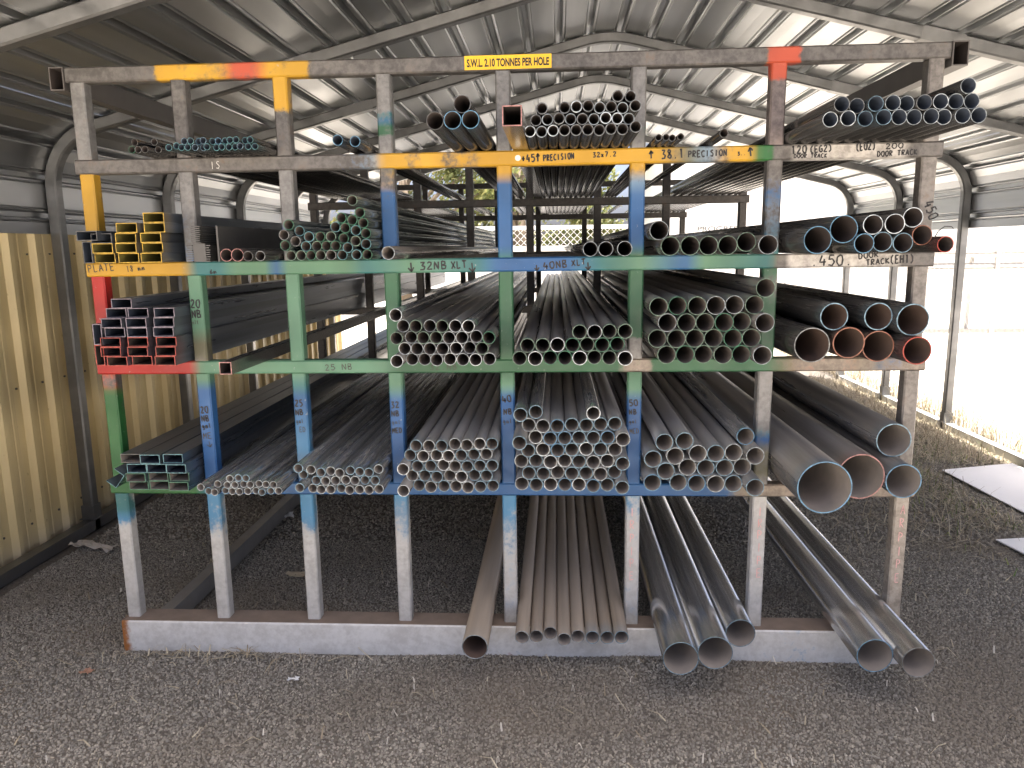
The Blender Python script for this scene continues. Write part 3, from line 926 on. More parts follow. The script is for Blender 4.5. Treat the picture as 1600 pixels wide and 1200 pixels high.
# base beam, dusty on top
base = bar('base_beam', (-1.381, 0.020, 0.0635), (1.53, 0.020, 0.0635), 0.0635, 0.050, [(0, (0.34, 0.13, 0.035), .8), (.006, (0.34, 0.13, 0.035), .6), (.016, (0.34, 0.13, 0.035), 0), (.18, PBL, 0), (.24, PBL, .22), (.3, PBL, 0), (.49, RED, 0), (.505, RED, .2), (.515, LBL, .2), (.55, LBL, .0), (.68, LBL, .0), (.71, LBL, .3), (.73, LBL, 0), (.82, PBL, .2), (.86, LBL, .38), (.9, LBL, .15), (.95, LBL, 0)], rack, (0.58, 0.572, 0.555), 1.0)
dst = MB()
dst.box((-1.378, -0.0255, 0.1272), (1.527, 0.068, 0.1278))
dst.build('dust_layer', simple('settled_dust', (0.23, 0.175, 0.135), 0.95, 0, 0.3, 18), base)
# rear frames
for fy in (2.48, 4.85):
    for (z0, z1) in RAILZ:
        bar('rail', (X0, fy + 0.025, (z0 + z1) / 2), (X1, fy + 0.025, (z0 + z1) / 2), (z1 - z0) / 2, 0.025, None, rack, DARK, 0.6, 0.5)
    for x in XS:
        for zt, zb in bays:
            bar('post', (x, fy + 0.0258, zt), (x, fy + 0.0258, zb), 0.0245, 0.0245, None, rack, DARK, 0.6, 0.5)
    bar('base_beam', (-1.381, fy + 0.02, 0.0635), (1.53, fy + 0.02, 0.0635), 0.0635, 0.050, None, rack, DARK, 0.6, 0.5)
# long tubes tying the frames: hollow front ends at the top corners
M_DARKTUBE = simple('dark_tube', (0.10, 0.09, 0.085), 0.5, 0.35)
def hollow_mesh(name, w_, h_, L, wall, mats):
    """rectangular tube, front end at y = 0; slots: shaft, rim, bore"""
    m = MB()
    def loop(hx, hz, y):
        b = len(m.v); m.v.extend([(-hx, y, -hz), (hx, y, -hz), (hx, y, hz), (-hx, y, hz)]); return b
    o0, o1 = loop(w_ / 2, h_ / 2, 0.0), loop(w_ / 2, h_ / 2, L)
    i0, i1 = loop(w_ / 2 - wall, h_ / 2 - wall, 0.0), loop(w_ / 2 - wall, h_ / 2 - wall, L)
    for k in range(4):
        j = (k + 1) % 4
        m.face([o0 + k, o0 + j, o1 + j, o1 + k], 0)
        m.face([i0 + k, i1 + k, i1 + j, i0 + j], 2)
        m.face([o0 + k, i0 + k, i0 + j, o0 + j], 1)
        m.face([o1 + k, o1 + j, i1 + j, i1 + k], 1)
    return m.mesh(name, mats)
tie = hollow_mesh('tie_tube', 0.050, 0.075, 4.95, 0.004, [M_DARKTUBE, M_DARKTUBE, bore_mat('dark')])
for x in (X0 - 0.026, X1 + 0.026):
    obj('tie_tube', tie, rack, Vector((x, -0.006, 2.0775)) + RO)
floor_tie = hollow_mesh('floor_tie', 0.052, 0.075, 2.40, 0.004, [simple('floor_tube', (0.26, 0.255, 0.25), 0.5, 0.4), M_DARKTUBE, bore_mat('dark')])
for x in (-1.285,):
    for y in (0.074, 2.555):
        obj('floor_tie', floor_tie, rack, Vector((x, y, 0.062)) + RO, None).scale = (1, 1 if y < 1 else 0.955, 1)

# load sign on the top rail
sg = MB()
sg.box((-0.0285, -0.0022, 2.0690), (0.2550, -0.0006, 2.1125))
sign = sg.build('load_sign', simple('sign_yellow', (0.78, 0.46, 0.02), 0.35, 0, 0.08, 20), rails[0])
M_BLACK = simple('sign_black', (0.012, 0.012, 0.012), 0.5)
cu = bpy.data.curves.new('sign_text', 'FONT')
cu.body = 'S.W.L. 2.10 TONNES PER HOLE'
cu.size = 0.031
cu.offset = 0.0011
cu.extrude = 0.0002
tmp = bpy.data.objects.new('tmp', cu)
COL.objects.link(tmp)
bpy.context.view_layer.update()
tm = bpy.data.meshes.new_from_object(tmp.evaluated_get(bpy.context.evaluated_depsgraph_get()))
bpy.data.objects.remove(tmp)
xs_ = [v.co.x for v in tm.vertices]; ys_ = [v.co.y for v in tm.vertices]
sx_, sy_ = 0.268 / (max(xs_) - min(xs_)), 0.0255 / (max(ys_) - min(ys_))
for v in tm.vertices:
    x, y, z = v.co
    v.co = (-0.0208 + (x - min(xs_)) * sx_, -0.0026 - z, 2.0770 + (y - min(ys_)) * sy_)
tm.materials.clear(); tm.materials.append(M_BLACK)
obj('lettering', tm, sign)
dt = MB()
dt.tube([(0.142, -0.0004, 1.789), (0.142, -0.0022, 1.789)], 0.0095, 16)
dt.build('round_sticker', simple('sticker_white', (0.72, 0.68, 0.62), 0.5), rails[1])

# handwriting in marker and chalk, drawn stroke by stroke
FONT = {
 '0': [[(2, 6), (.6, 4.8), (.4, 2), (1.6, 0), (3, .4), (3.6, 3), (3.2, 5.4), (2, 6)]], '1': [[(1.2, 5), (2, 6), (2, 0)]],
 '2': [[(.5, 4.8), (1.6, 6), (3, 5.4), (3, 4), (.4, .2), (3.6, .2)]], '3': [[(.6, 5.8), (3.2, 5.8), (1.6, 3.5), (3.4, 2.4), (2.8, .4), (.5, .3)]],
 '4': [[(1.6, 6), (.4, 2.2), (3.6, 2.2)], [(2.8, 4), (2.6, 0)]], '5': [[(3.4, 6), (1, 6), (.8, 3.6), (2.6, 3.8), (3.5, 2), (2.4, .2), (.5, .4)]],
 '6': [[(3, 6), (.8, 3), (.8, .8), (2.4, 0), (3.4, 1.6), (2, 3), (.8, 2)]], '7': [[(.4, 6), (3.4, 6), (1.4, 0)]],
 '8': [[(3, 5.4), (1.6, 6), (.8, 4.8), (3.2, 1.8), (2.2, 0), (.6, 1), (2.8, 4.4), (3, 5.4)]],
 'A': [[(.2, 0), (2, 6), (3.6, 0)], [(.9, 2.2), (3, 2.2)]], 'B': [[(.6, 0), (.6, 6), (2.8, 5.6), (2.8, 3.8), (.7, 3.2), (3.2, 2.4), (3, .4), (.6, 0)]],
 'C': [[(3.4, 5.2), (2, 6), (.5, 4), (.7, 1), (2, 0), (3.4, .8)]], 'D': [[(.6, 0), (.6, 6), (2.4, 5.6), (3.5, 3.4), (2.8, .6), (.4, 0)]],
 'E': [[(3.2, 6), (.6, 6), (.6, 0), (3.3, 0)], [(.6, 3.1), (2.8, 3.1)]], 'G': [[(3.4, 5.2), (2, 6), (.5, 4), (.7, 1), (2, 0), (3.3, 1), (3.3, 2.8), (2, 2.8)]],
 'H': [[(.5, 6), (.5, 0)], [(3.3, 6), (3.3, 0)], [(.5, 3.1), (3.3, 3.1)]], 'I': [[(1.8, 6), (1.7, 0)]], 'K': [[(.6, 6), (.6, 0)], [(3.2, 5.6), (.7, 2.8), (3.4, 0)]],
 'L': [[(.7, 6), (.6, 0), (3.2, .2)]], 'M': [[(.3, 0), (.5, 6), (1.9, 2), (3.3, 6), (3.6, 0)]], 'N': [[(.5, 0), (.5, 6), (3.2, 0), (3.3, 6)]],
 'O': [[(2, 6), (.6, 4.8), (.4, 2), (1.6, 0), (3, .4), (3.6, 3), (3.2, 5.4), (2, 6)]], 'P': [[(.6, 0), (.6, 6), (2.8, 5.7), (3.2, 4.2), (2.4, 3), (.7, 2.9)]],
 'R': [[(.6, 0), (.6, 6), (2.8, 5.7), (3.1, 4.4), (2.2, 3.2), (.8, 3), (3.3, 0)]], 'S': [[(3.2, 5.4), (2, 6), (.7, 4.8), (3.2, 2.2), (2.4, .2), (.5, .6)]],
 'T': [[(.1, 5.9), (3.7, 6)], [(1.9, 6), (1.8, 0)]], 'X': [[(.4, 6), (3.4, 0)], [(3.3, 6), (.4, 0)]], 'x': [[(.6, 3.6), (3, 0)], [(3, 3.6), (.6, 0)]],
 'g': [[(3, 3.6), (1, 3.6), (.7, 1.4), (2.8, 1.2), (3, 3.6), (2.8, -1.2), (1, -1.4)]], 'a': [[(3, 3.4), (1.2, 3.6), (.7, .8), (2.2, .4), (3, 3.4), (3.2, 0)]], 'l': [[(1.8, 6), (1.8, .4), (2.4, 0)]],
 'm': [[(.2, 0), (.3, 3), (.9, 3.2), (1.5, 0), (1.7, 2.8), (2.6, 3), (3.4, 0)]], 'n': [[(.5, 0), (.6, 3.4), (2.6, 3.4), (3, 0)]], 't': [[(1.6, 5.6), (1.7, 0), (2.6, .2)], [(.6, 3.8), (2.8, 3.8)]],
 '(': [[(3, 6.6), (1.4, 4.6), (1.4, 1.4), (3, -.6)]], ')': [[(1, 6.6), (2.6, 4.6), (2.6, 1.4), (1, -.6)]], '.': [[(1.6, .5), (2.3, .2)]], '+': [[(.4, 3), (3.4, 3)], [(1.9, 4.8), (1.9, 1)]],
 '^': [[(1.9, 0), (2, 6)], [(.5, 3.6), (2, 6), (3.5, 3.8)]], '|': [], 'v': [[(1.9, 6), (1.9, 0)], [(.2, 2.6), (1.9, 0), (3.7, 2.8)]], ' ': []}
INK = dict(ink=simple('marker_ink', (0.015, 0.014, 0.016), 0.6), faint=simple('worn_marker_ink', (0.05, 0.045, 0.04), 0.7), chalk=simple('white_chalk', (0.62, 0.60, 0.57), 0.9), pink=simple('pink_chalk', (0.62, 0.36, 0.34), 0.9))
LW = dict(ink=0.0054, faint=0.0035, chalk=0.0020, pink=0.0034)
for text, ax, az, bx, bz, hh, ink, owner in WRITING:
    A = Vector((ax / 1e4, 0, az / 1e4)); B = Vector((bx / 1e4, 0, bz / 1e4)); H = hh / 1e4
    txt = text.replace('|', '')
    du = (B - A) / max(len(txt), 1)
    dv = Vector((-(B - A).z, 0, (B - A).x)).normalized() * H / 6
    m = MB()
    on_post = owner[0] == 'P'
    yy = 0.0004 if on_post else -0.0009
    wd = LW[ink] * (0.35 + 0.65 * min(1, H / 0.026))
    for ci, chh in enumerate(txt):
        jit = lambda: RND.uniform(-0.16, 0.16)
        for st in FONT[chh]:
            P = [A + du * (ci + (x + jit()) / 4.6) + dv * (y + jit()) for x, y in st]
            fine = []
            for k in range(len(P) - 1):     # light rounding of the stroke
                p0, p1, p2, p3 = P[max(k - 1, 0)], P[k], P[k + 1], P[min(k + 2, len(P) - 1)]
                for s in range(3):
                    t = s / 3
                    fine.append(0.5 * ((2 * p1) + (p2 - p0) * (t * 0.6) + (2 * (p2 - p1) - (p2 - p0) * 0.6) * t * t * (3 - 2 * t) + 0 * p3))
            fine.append(P[-1])
            for k, p in enumerate(fine):
                t = (fine[min(k + 1, len(fine) - 1)] - fine[max(k - 1, 0)])
                t = t.normalized() if t.length > 1e-9 else Vector((1, 0, 0))
                nrm = Vector((-t.z, 0, t.x)) * (wd / 2 * RND.uniform(0.8, 1.15))
                b = len(m.v)
                for sgn in (1, -1):
                    q = p + nrm * sgn
                    m.v.append((q.x, yy, q.z))
                if k:
                    m.face([b - 2, b - 1, b + 1, b])
    par = rails[int(owner[1]) - 1] if owner[0] == 'R' else posts[owner]
    m.build('handwriting' if ink in ('ink', 'faint') else 'chalk_mark', INK[ink], par)

# ------------------------------------------------------------------ pipes
def pipe_mesh(od, wall, L, mats, n):
    m = MB()
    R, r = od / 2, od / 2 - wall * 0.85
    c = 0.0007
    loops = [(R - c, 0.0), (R, c), (R, L), (r, L), (r, c), (r + c, 0.0)]
    slots = [1, 0, 1, 2, 1, 1]
    ids = []
    for rad, y in loops:
        b = len(m.v)
        for k in range(n):
            th = 2 * math.pi * k / n
            m.v.append((rad * math.cos(th), y, rad * math.sin(th)))
        ids.append(b)
    for i in range(6):
        a, b = ids[i], ids[(i + 1) % 6]
        for k in range(n):
            j = (k + 1) % n
            m.face([a + k, b + k, b + j, a + j], slots[i], slots[i] in (0, 2))
    return m.mesh('pipe', mats)
_meshes = {}
def get_pipe(od, wall, L, style, rim, bore):
    k = (od, wall, L, style, rim, bore)
    if k not in _meshes:
        n = 20 if od < 0.03 else 28 if od < 0.05 else 36 if od < 0.08 else 56
        _meshes[k] = pipe_mesh(od, wall, L, [shaft_mat(style, rim), rim_mat(rim), bore_mat(bore)], n)
    return _meshes[k]

ORD = ['first', 'second', 'third', 'fourth', 'fifth', 'sixth', 'seventh', 'eighth', 'ninth', 'tenth', 'eleventh', 'twelfth', 'thirteenth', 'fourteenth']
ROWS = ['bottom', 'second', 'third', 'fourth', 'fifth', 'sixth', 'seventh']
SPEC = {  # style, rims, bore, wall, phrase, group
 'T1': ('black', ['dark', 'dark', 'green', 'grey'], 'dark', .0018, 'small dark pipes at left end of top shelf', 'small dark pipes on the top shelf'),
 'T2': ('black', ['teal', 'paleblue', 'blue', 'teal'], 'navy', .0020, 'thin blue-rimmed pipes on left of top shelf', 'thin blue-rimmed pipes on the top shelf'),
 'T3': ('black', ['blue'], 'navy', .0028, 'the two blue-rimmed pipes over the blue smudge', 'pair of pipes on the top shelf'),
 'T4': ('black', ['dark', 'grey', 'blue'], 'dark', .0026, 'wide black pipes left of the square tube', 'wide black pipes on the top shelf'),
 'T5': ('black', ['white', 'white', 'galv', 'grey', 'grey'], 'dark', .0034, 'black pipes stacked above the word PRECISION', 'pipes stacked over the yellow rail'),
 'T6': ('black', ['dark', 'grey'], 'dark', .0022, 'thin black pipes above the yellow 38 mark', 'thin black pipes over the yellow rail'),
 'T7': ('black', ['dark'], 'dark', .0024, 'single thin black pipe lying alone on top shelf right of the four thin ones', None),
 'T8': ('black', ['galv', 'paleblue', 'white', 'grey', 'galv'], 'navy', .0024, 'black pipes above DOOR TRACK, top right', 'black pipes at the right end of the top shelf'),
 'M1': ('black', ['pink', 'pink', 'dark', 'grey'], 'dark', .0030, 'small pipes beside the flat bars', 'small pipes beside the flat bars'),
 'M2': ('teal', ['green', 'green', 'palegreen', 'teal', 'green', 'grey'], 'dim', .0026, 'green-rimmed heap left on the teal rail', 'green-rimmed pipe heap'),
 'M3': ('xlt', ['galv'], 'dust', .0030, 'single steel pipe on the teal rail just right of the green-rimmed heap', None),
 'M4': ('black', ['galv'], 'dark', .0026, 'three pipes above the 40NB XLT mark', 'pipes above the 40NB XLT mark'),
 'M5': ('xlt', ['palegreen', 'galv', 'palegreen'], 'dark', .0026, 'wide pale-rimmed pipes on right of teal rail', 'wide pipes on the teal rail'),
 'M6': ('black', ['blue', 'white', 'paleblue'], 'dark', .0032, 'dark pipes above the 450 mark', 'pipes above the 450 mark'),
 'N1': ('xlt', ['galv', 'palegreen', 'galv', 'white', 'green'], 'dim', .0027, 'left-of-centre stack under the 32NB XLT mark', 'left-of-centre pipe stack on the green shelf'),
 'N2': ('xlt', ['palegreen', 'galv', 'green', 'white', 'palegreen'], 'dim', .0030, 'middle stack under the 40NB XLT mark', 'middle pipe stack on the green shelf'),
 'N3': ('xlt', ['palegreen', 'green', 'galv', 'palegreen', 'palegreen'], 'dim', .0027, 'wide green-rimmed stack on the green shelf', 'wide green-rimmed pipe stack'),
 'N4': ('black', ['orange', 'blue', 'paleblue', 'red'], 'rust', .0045, 'big dark pipes right on green shelf', 'big dark pipes on the green shelf'),
 'B1': ('galclean', ['paleblue', 'galv', 'galv', 'paleblue'], 'dust', .0032, 'smallest galvanised pipes on the blue shelf', 'smallest galvanised pipes'),
 'B2': ('galclean', ['galv', 'paleblue', 'galv', 'paleblue'], 'dust', .0034, 'stack just right of the smallest galvanised pipes', 'galvanised stack beside the smallest pipes'),
 'B3': ('gal', ['paleblue', 'galv', 'paleblue', 'white'], 'dust', .0030, 'stack just left of the tallest stack', 'galvanised stack left of the tallest stack'),
 'B4': ('gal', ['paleblue', 'paleblue', 'galv', 'paleblue', 'blue', 'white'], 'dust', .0032, 'tallest galvanised stack, blue shelf', 'tallest galvanised stack'),
 'B5': ('gal', ['paleblue', 'blue', 'galv', 'paleblue'], 'dust', .0034, 'wide stack just right of the tallest stack', 'galvanised stack right of the tallest stack'),
 'B6': ('xlt', ['paleblue', 'blue'], 'dust', .0045, '', 'big pipes at the right end of the blue shelf'),
 'B7': ('xlt', ['blue', 'pink'], 'dust', .0050, '', 'big pipes at the right end of the blue shelf'),
 'F1': ('brown', ['galv'], 'rust', .0040, 'single wide brown pipe lying on the base beam left of the narrow ones', None),
 'F2': ('brown', ['paleblue', 'galv'], 'dust', .0028, 'narrow dusty brown pipes on the base beam', 'narrow brown pipes on the base beam'),
 'F3': ('bright', ['paleblue', 'blue', 'paleblue'], 'dust', .0032, 'the three wide shiny pipes on the base beam', 'wide shiny pipes on the base beam'),
 'F4': ('bright', ['blue', 'grey'], 'dust', .0034, 'shiny pair at right end of base beam', 'pair of shiny pipes on the base beam'),
}
BIG = {('B6', 0, 0): 'big steel pipe with pale blue rim, lower one beside the right post', ('B6', 1, 0): 'big steel pipe with pale blue rim, upper one beside the right post',
       ('B7', 0, 0): 'largest pipe of all, blue-rimmed, jutting from the blue shelf', ('B7', 0, 1): 'very large pipe with rusty pink rim, right of the largest one'}
FIXRIM = {('M6', 0, 0): 'blue', ('M6', 0, 1): 'blue', ('M6', 0, 2): 'blue', ('M6', 0, 3): 'paleblue', ('M6', 0, 4): 'paleblue', ('M6', 0, 5): 'orange', ('M6', 0, 6): 'red', ('M6', 1, 0): 'white', ('M6', 1, 1): 'white', ('M6', 1, 2): 'white',
          ('N4', 0, 0): 'grey', ('N4', 0, 1): 'orange', ('N4', 0, 2): 'orange', ('N4', 0, 3): 'red', ('N4', 1, 0): 'paleblue', ('N4', 1, 1): 'paleblue', ('N4', 1, 2): 'paleblue', ('B7', 0, 0): 'blue', ('B7', 0, 1): 'pink', ('B6', 0, 0): 'blue', ('B6', 1, 0): 'paleblue', ('F4', 0, 0): 'blue', ('F4', 0, 1): 'grey',
          ('M1', 0, 0): 'pink', ('M1', 0, 1): 'pink', ('M1', 0, 2): 'dark', ('M1', 0, 3): 'grey', ('T4', 0, 1): 'blue'}
FIXSTYLE = {('B4', 6, 0): 'galclean', ('B4', 6, 1): 'galclean', ('B4', 6, 2): 'galclean', ('B5', 3, 2): 'galclean', ('N1', 4, 0): 'galclean', ('N1', 3, 5): 'galclean'}
for key, rows in PIPES.items():
    style, rims, bore, wall, phrase, group = SPEC[key]
    multi = len(rows) > 1
    for ri, row in enumerate(rows):
        for ci, (x, z, p, od) in enumerate(row):
            od = od / 1e4
            rim = FIXRIM.get((key, ri, ci)) or RND.choice(rims)
            if key == 'T5':
                rim = 'grey' if ri == 0 and ci > 2 else RND.choice(rims)
            L = 6.5 if key[0] != 'F' else 6.1
            st = FIXSTYLE.get((key, ri, ci), style)
            if key == 'M6' and rim in ('orange', 'red'):
                pass
            o = obj({'gal': 'galvanised_pipe', 'galclean': 'galvanised_pipe', 'black': 'black_pipe', 'brown': 'brown_pipe'}.get(style, 'steel_pipe'), get_pipe(od, wall, L, st, rim, bore), None,
                    (x / 1e4, -p / 1e3 + (RND.uniform(-0.012, 0.012) if key[0] != 'F' else 0), z / 1e4 + 0.0002), (0, RND.uniform(0, 6.28), 0))
            if (key, ri, ci) in BIG:
                lab = BIG[(key, ri, ci)]
            elif len(rows) == 1 and len(row) == 1:
                lab = phrase
            else:
                who = 'only pipe' if len(row) == 1 else ORD[ci] + ' pipe from left'
                if multi:
                    rw = 'top' if ri == len(rows) - 1 else ROWS[ri]
                    lab = '%s, %s row, %s' % (who, rw, phrase)
                else:
                    lab = '%s, %s' % (who, phrase)
            tag(o, lab, 'pipe', group)

# rectangular tubes in the left bay
BOXSPEC = {
 'K': dict(rims=['red', 'red', 'red', 'lilac', 'lilac', 'lilac', 'lilac'], bores=['rust', 'dark', 'dark', 'navy', 'navy', 'navy', 'navy'], phrase='rectangular tubes above the red rail', group='rectangular tubes above the red rail', L=6.4),
 'F': dict(rims=['yellow', 'yellow', 'yellow', 'yellow', 'yellow'], bores=['olive', 'olive', 'olive', 'olive', 'olive'], phrase='yellow-ended rectangular tubes above the yellow PLATE rail', group='yellow-ended rectangular tubes', L=6.4),
 'P': dict(rims=['green', 'green', 'teal', 'teal'], bores=['dust', 'dust', 'navy', 'navy'], phrase='rectangular tubes above the grass-green rail', group='rectangular tubes above the grass-green rail', L=6.4)}
_bx = {}
def get_box(w_, h_, L, rim, bore, style='bluesteel', wall=0.0024):
    k = (w_, h_, L, rim, bore, style, wall)
    if k not in _bx:
        _bx[k] = hollow_mesh('steel_tube', w_, h_, L, wall, [shaft_mat(style, rim), rim_mat(rim), bore_mat(bore)])
    return _bx[k]
for key, rows in BOXES.items():
    sp = BOXSPEC[key]
    for ri, row in enumerate(rows):
        for ci, (x, z) in enumerate(row):
            rim, bore = sp['rims'][ri], sp['bores'][ri]
            if key == 'F' and ri == 2 and ci == 0:
                rim, bore = 'dark', 'navy'
            if key == 'P' and ri == 3 and ci == 0:
                rim, bore = 'dark', 'dust'
            o = obj('rectangular_tube', get_box(0.0716, 0.0322, sp['L'], rim, bore), None, (x / 1e4, -0.10 + RND.uniform(-0.012, 0.012), z / 1e4 + 0.0003))
            rw = 'top' if ri == len(rows) - 1 else ROWS[ri]
            who = 'only one' if len(row) == 1 else ['left', 'middle', 'right'][ci] if len(row) == 3 else ['left', 'right'][ci]
            tag(o, '%s in %s row, %s' % (who, rw, sp['phrase']), 'steel tube', sp['group'])
# edge-standing tubes against the left post, and the odd ones out
for (x, z, w_, h_, y, rim, bore, lab) in (
    (-1.306, RAILZ[2][1] + 0.0365, 0.032, 0.072, -0.105, 'dark', 'navy', 'dark rectangular tube on edge beside the yellow-ended stack'),
    (-1.2870, RAILZ[2][1] + 0.0908, 0.0716, 0.0322, -0.13, 'dark', 'navy', 'dark rectangular tube lying flat across top of the edge-standing one'),
    (-1.306, RAILZ[3][1] + 0.0365, 0.032, 0.072, -0.10, 'red', 'dark', 'red-rimmed rectangular tube on edge left of the red-ended stack'),
    (-1.306, RAILZ[3][1] + 0.1090, 0.032, 0.072, -0.10, 'lilac', 'navy', 'dark blue rectangular tube on edge above the red-rimmed one'),
    (-0.775, RAILZ[3][1] + 0.0203, 0.040, 0.040, -0.30, 'pink', 'dark', 'lone small square tube sticking out over the pale green rail'),
    (0.1520, RAILZ[1][1] + 0.0268, 0.053, 0.053, -0.50, 'pink', 'dark', 'wide square tube jutting out above the white round sticker')):
    o = obj('square_tube' if abs(w_ - h_) < 1e-6 else 'rectangular_tube', get_box(w_, h_, 6.4, rim, bore, 'black' if w_ == h_ else 'bluesteel', 0.003), None, (x, y, z))
    tag(o, lab, 'steel tube')
# tilted open channel in the grass-green bay
cm = MB()
pf = [(-0.040, 0.030), (-0.040, -0.030), (0.040, -0.030), (0.040, 0.030), (0.030, 0.030)]
th_ = 0.0026
outl = [(-0.040, 0.030), (-0.040, -0.030), (0.040, -0.030), (0.040, 0.030), (0.0374, 0.030), (0.0374, -0.0274), (-0.0374, -0.0274), (-0.0374, 0.030)]
for y in (0.0, 6.3):
    for (a, b) in outl:
        cm.v.append((a, y, b))
for k in range(8):
    j = (k + 1) % 8
    cm.face([k, j, 8 + j, 8 + k], 0)
cm.face([0, 1, 6, 7], 1); cm.face([1, 2, 5, 6], 1); cm.face([2, 3, 4, 5], 1)
o = cm.build('channel_section', [shaft_mat('bluesteel', 'teal'), rim_mat('teal')], None, (-1.2905, -0.115, RAILZ[4][1] + 0.049), (0, math.radians(-52), 0))
o.scale = (0.72, 1, 0.72)
tag(o, 'tilted open channel with blue rim left of the green-ended rectangular stack', 'channel')
# stacks of flat bars on the teal rail
M_FLAT = simple('flat_bar_steel', (0.09, 0.086, 0.082), 0.5, 0.4)
zt = RAILZ[2][1]
fb = 0
for (x, w_, z0, n, where) in ((-0.9555, 0.018, zt + 0.0002, 8, 'low left stack of flat bars on teal rail'), (-0.893, 0.015, zt + 0.0002, 8, 'low right stack of flat bars on teal rail'), (-0.9305, 0.030, zt + 0.0612, 9, 'upper stack of flat bars on teal rail')):
    mm = MB()
    mm.box((-w_ / 2, 0, 0), (w_ / 2, 6.2, 0.0034))
    me = mm.mesh('flat_bar', M_FLAT)
    for k in range(n):
        o = obj('flat_bar', me, None, (x + RND.uniform(-.0008, .0008), -0.10 + RND.uniform(-0.006, 0.006), z0 + k * (0.0590 / n if n == 8 else 0.0067)))
        tag(o, '%s from bottom, %s' % (ORD[k], where), 'steel bar', where)
cm = MB()
cm.box((-0.0215, 0, 0), (0.0205, 6.2, 0.0600))
o = cm.build('solid_bar', M_FLAT, None, (-0.9235, -0.095, zt + 0.0003))
tag(o, 'dark steel block bar wedged between the low flat bar stacks', 'steel bar')
pm = MB()
pm.box((0, 0, 0), (0.006, 6.2, 0.118))
for k, x in enumerate((-0.878, -0.869)):
    o = pm.mesh('plate', M_FLAT)
    o = obj('steel_plate', o, None, (x, -0.06 - 0.02 * k, zt + 0.0003))
    tag(o, ['tall grey plate on edge just right of the flat bars', 'second grey plate on edge right of the flat bars'][k], 'plate')

# ------------------------------------------------------------------ the right side: fence, grass, sheets
M_WIRE = simple('fence_wire', (0.50, 0.50, 0.50), 0.5, 0.5)
M_FPOST = simple('fence_post', (0.48, 0.475, 0.46), 0.45, 0.5)
fence = tag(empty('chain_link_fence', (3.62, 8, 0)), 'galvanised chain-link fence running along the right side outside the shed', 'fence')
fo = Vector((-3.62, -8, 0))
for y in (1.6, 3.98, 6.4, 8.8, 11.2):
    m = MB(); m.tube([(3.62, y, -0.02), (3.62, y, 1.75)], 0.021, 10)
    o = m.build('post', M_FPOST, fence); o.location = fo
for z in (0.25, 0.62, 1.0, 1.72):
    m = MB()
    m.tube([(3.62, 0.0 + 1.3 * k, z - 0.02 * math.sin(k * 1.7)) for k in range(10)], 0.0022, 5)
    o = m.build('strand_wire', M_WIRE, fence); o.location = fo
m = MB()
step = 0.06
zz_ = 1.72
k = 0
yy0 = 0.0
while yy0 < 11.5:
    for d in (1, -1):
        a = Vector((3.62 + 0.002 * d, yy0, 0.03)); b = Vector((3.62 + 0.002 * d, yy0 + d * zz_, zz_))
        if b.y < 0 or b.y > 11.6:
            continue
        m.tube([a, b], 0.0010, 3, cap=False)
    yy0 += step * 1.4142
o = m.build('wire_mesh', M_WIRE, fence); o.location = fo
o['kind'] = 'stuff'

def blades(name, n, area, h0, h1, cols, lab, flat=0.0, seed=1):
    R = random.Random(seed)
    m = MB()
    for _ in range(n):
        x, y = area(R)
        if 2.72 < x < 3.38 and 1.38 < y < 2.56 or 2.42 < x < 3.02 and 0.6 < y < 1.26:
            continue
        h = R.uniform(h0, h1)
        az = R.uniform(0, 6.283)
        d = Vector((math.cos(az), math.sin(az), 0))
        lay = R.random() < flat
        side = Vector((-d.y, d.x, 0)) * R.uniform(0.0014, 0.0034)
        mi = R.randrange(len(cols))
        base = Vector((x, y, edge_drop(x, y) if x < 3.65 else -0.03))
        prev = None
        for s in range(4):
            t = s / 3
            if lay:
                q = base + d * (h * t) + Vector((0, 0, 0.010 + 0.03 * math.sin(t * 3.1) * R.uniform(0.2, 1)))
            else:
                q = base + d * (h * 0.5 * t * t) + Vector((0, 0, h * t * (1 - 0.2 * t)))
            wv = side * (1 - 0.75 * t)
            b = len(m.v)
            m.v += [tuple(q + wv), tuple(q - wv)]
            if prev is not None:
                m.face([prev, prev + 1, b + 1, b], mi)
            prev = b
    return tag(m.build(name, cols, None), lab, 'grass', kind='stuff')
STRAW = [simple('straw_a', (0.40, 0.34, 0.235), 0.8), simple('straw_b', (0.30, 0.245, 0.165), 0.8), simple('straw_c', (0.49, 0.43, 0.31), 0.8)]
GREEN = [simple('weed_green', (0.13, 0.20, 0.05), 0.7), simple('weed_pale', (0.26, 0.29, 0.09), 0.7)]
blades('dry_grass', 7000, lambda R: (3.42 + abs(R.gauss(0, 0.35)) + 0.04, R.uniform(0.5, 9)), 0.06, 0.30, STRAW, 'dry yellow grass growing along the foot of the fence', 0.25, 3)
blades('dry_grass', 13000, lambda R: (3.39 - abs(R.gauss(0, 0.62)), R.uniform(0.9, 6)), 0.05, 0.20, STRAW, 'flattened straw and grass inside the right base rail', 0.8, 4)
blades('green_weeds', 900, lambda R: (R.gauss(2.85, 0.35), R.gauss(2.1, 0.7)), 0.03, 0.10, GREEN, 'low green weeds between gravel and white sheets', 0.3, 5)
blades('straw', 420, lambda R: (R.uniform(-2.0, 3.0), -0.85 + 2.6 * R.random() ** 1.5), 0.02, 0.09, STRAW, 'scattered bits of straw on the gravel', 1.0, 6)
blades('chips', 170, lambda R: (R.uniform(-2.0, 3.0), -0.85 + 2.4 * R.random() ** 1.4), 0.012, 0.03, [simple('pale_chip', (0.60, 0.55, 0.46), 0.8)], 'tiny pale wood chips strewn over the gravel', 1.0, 9)
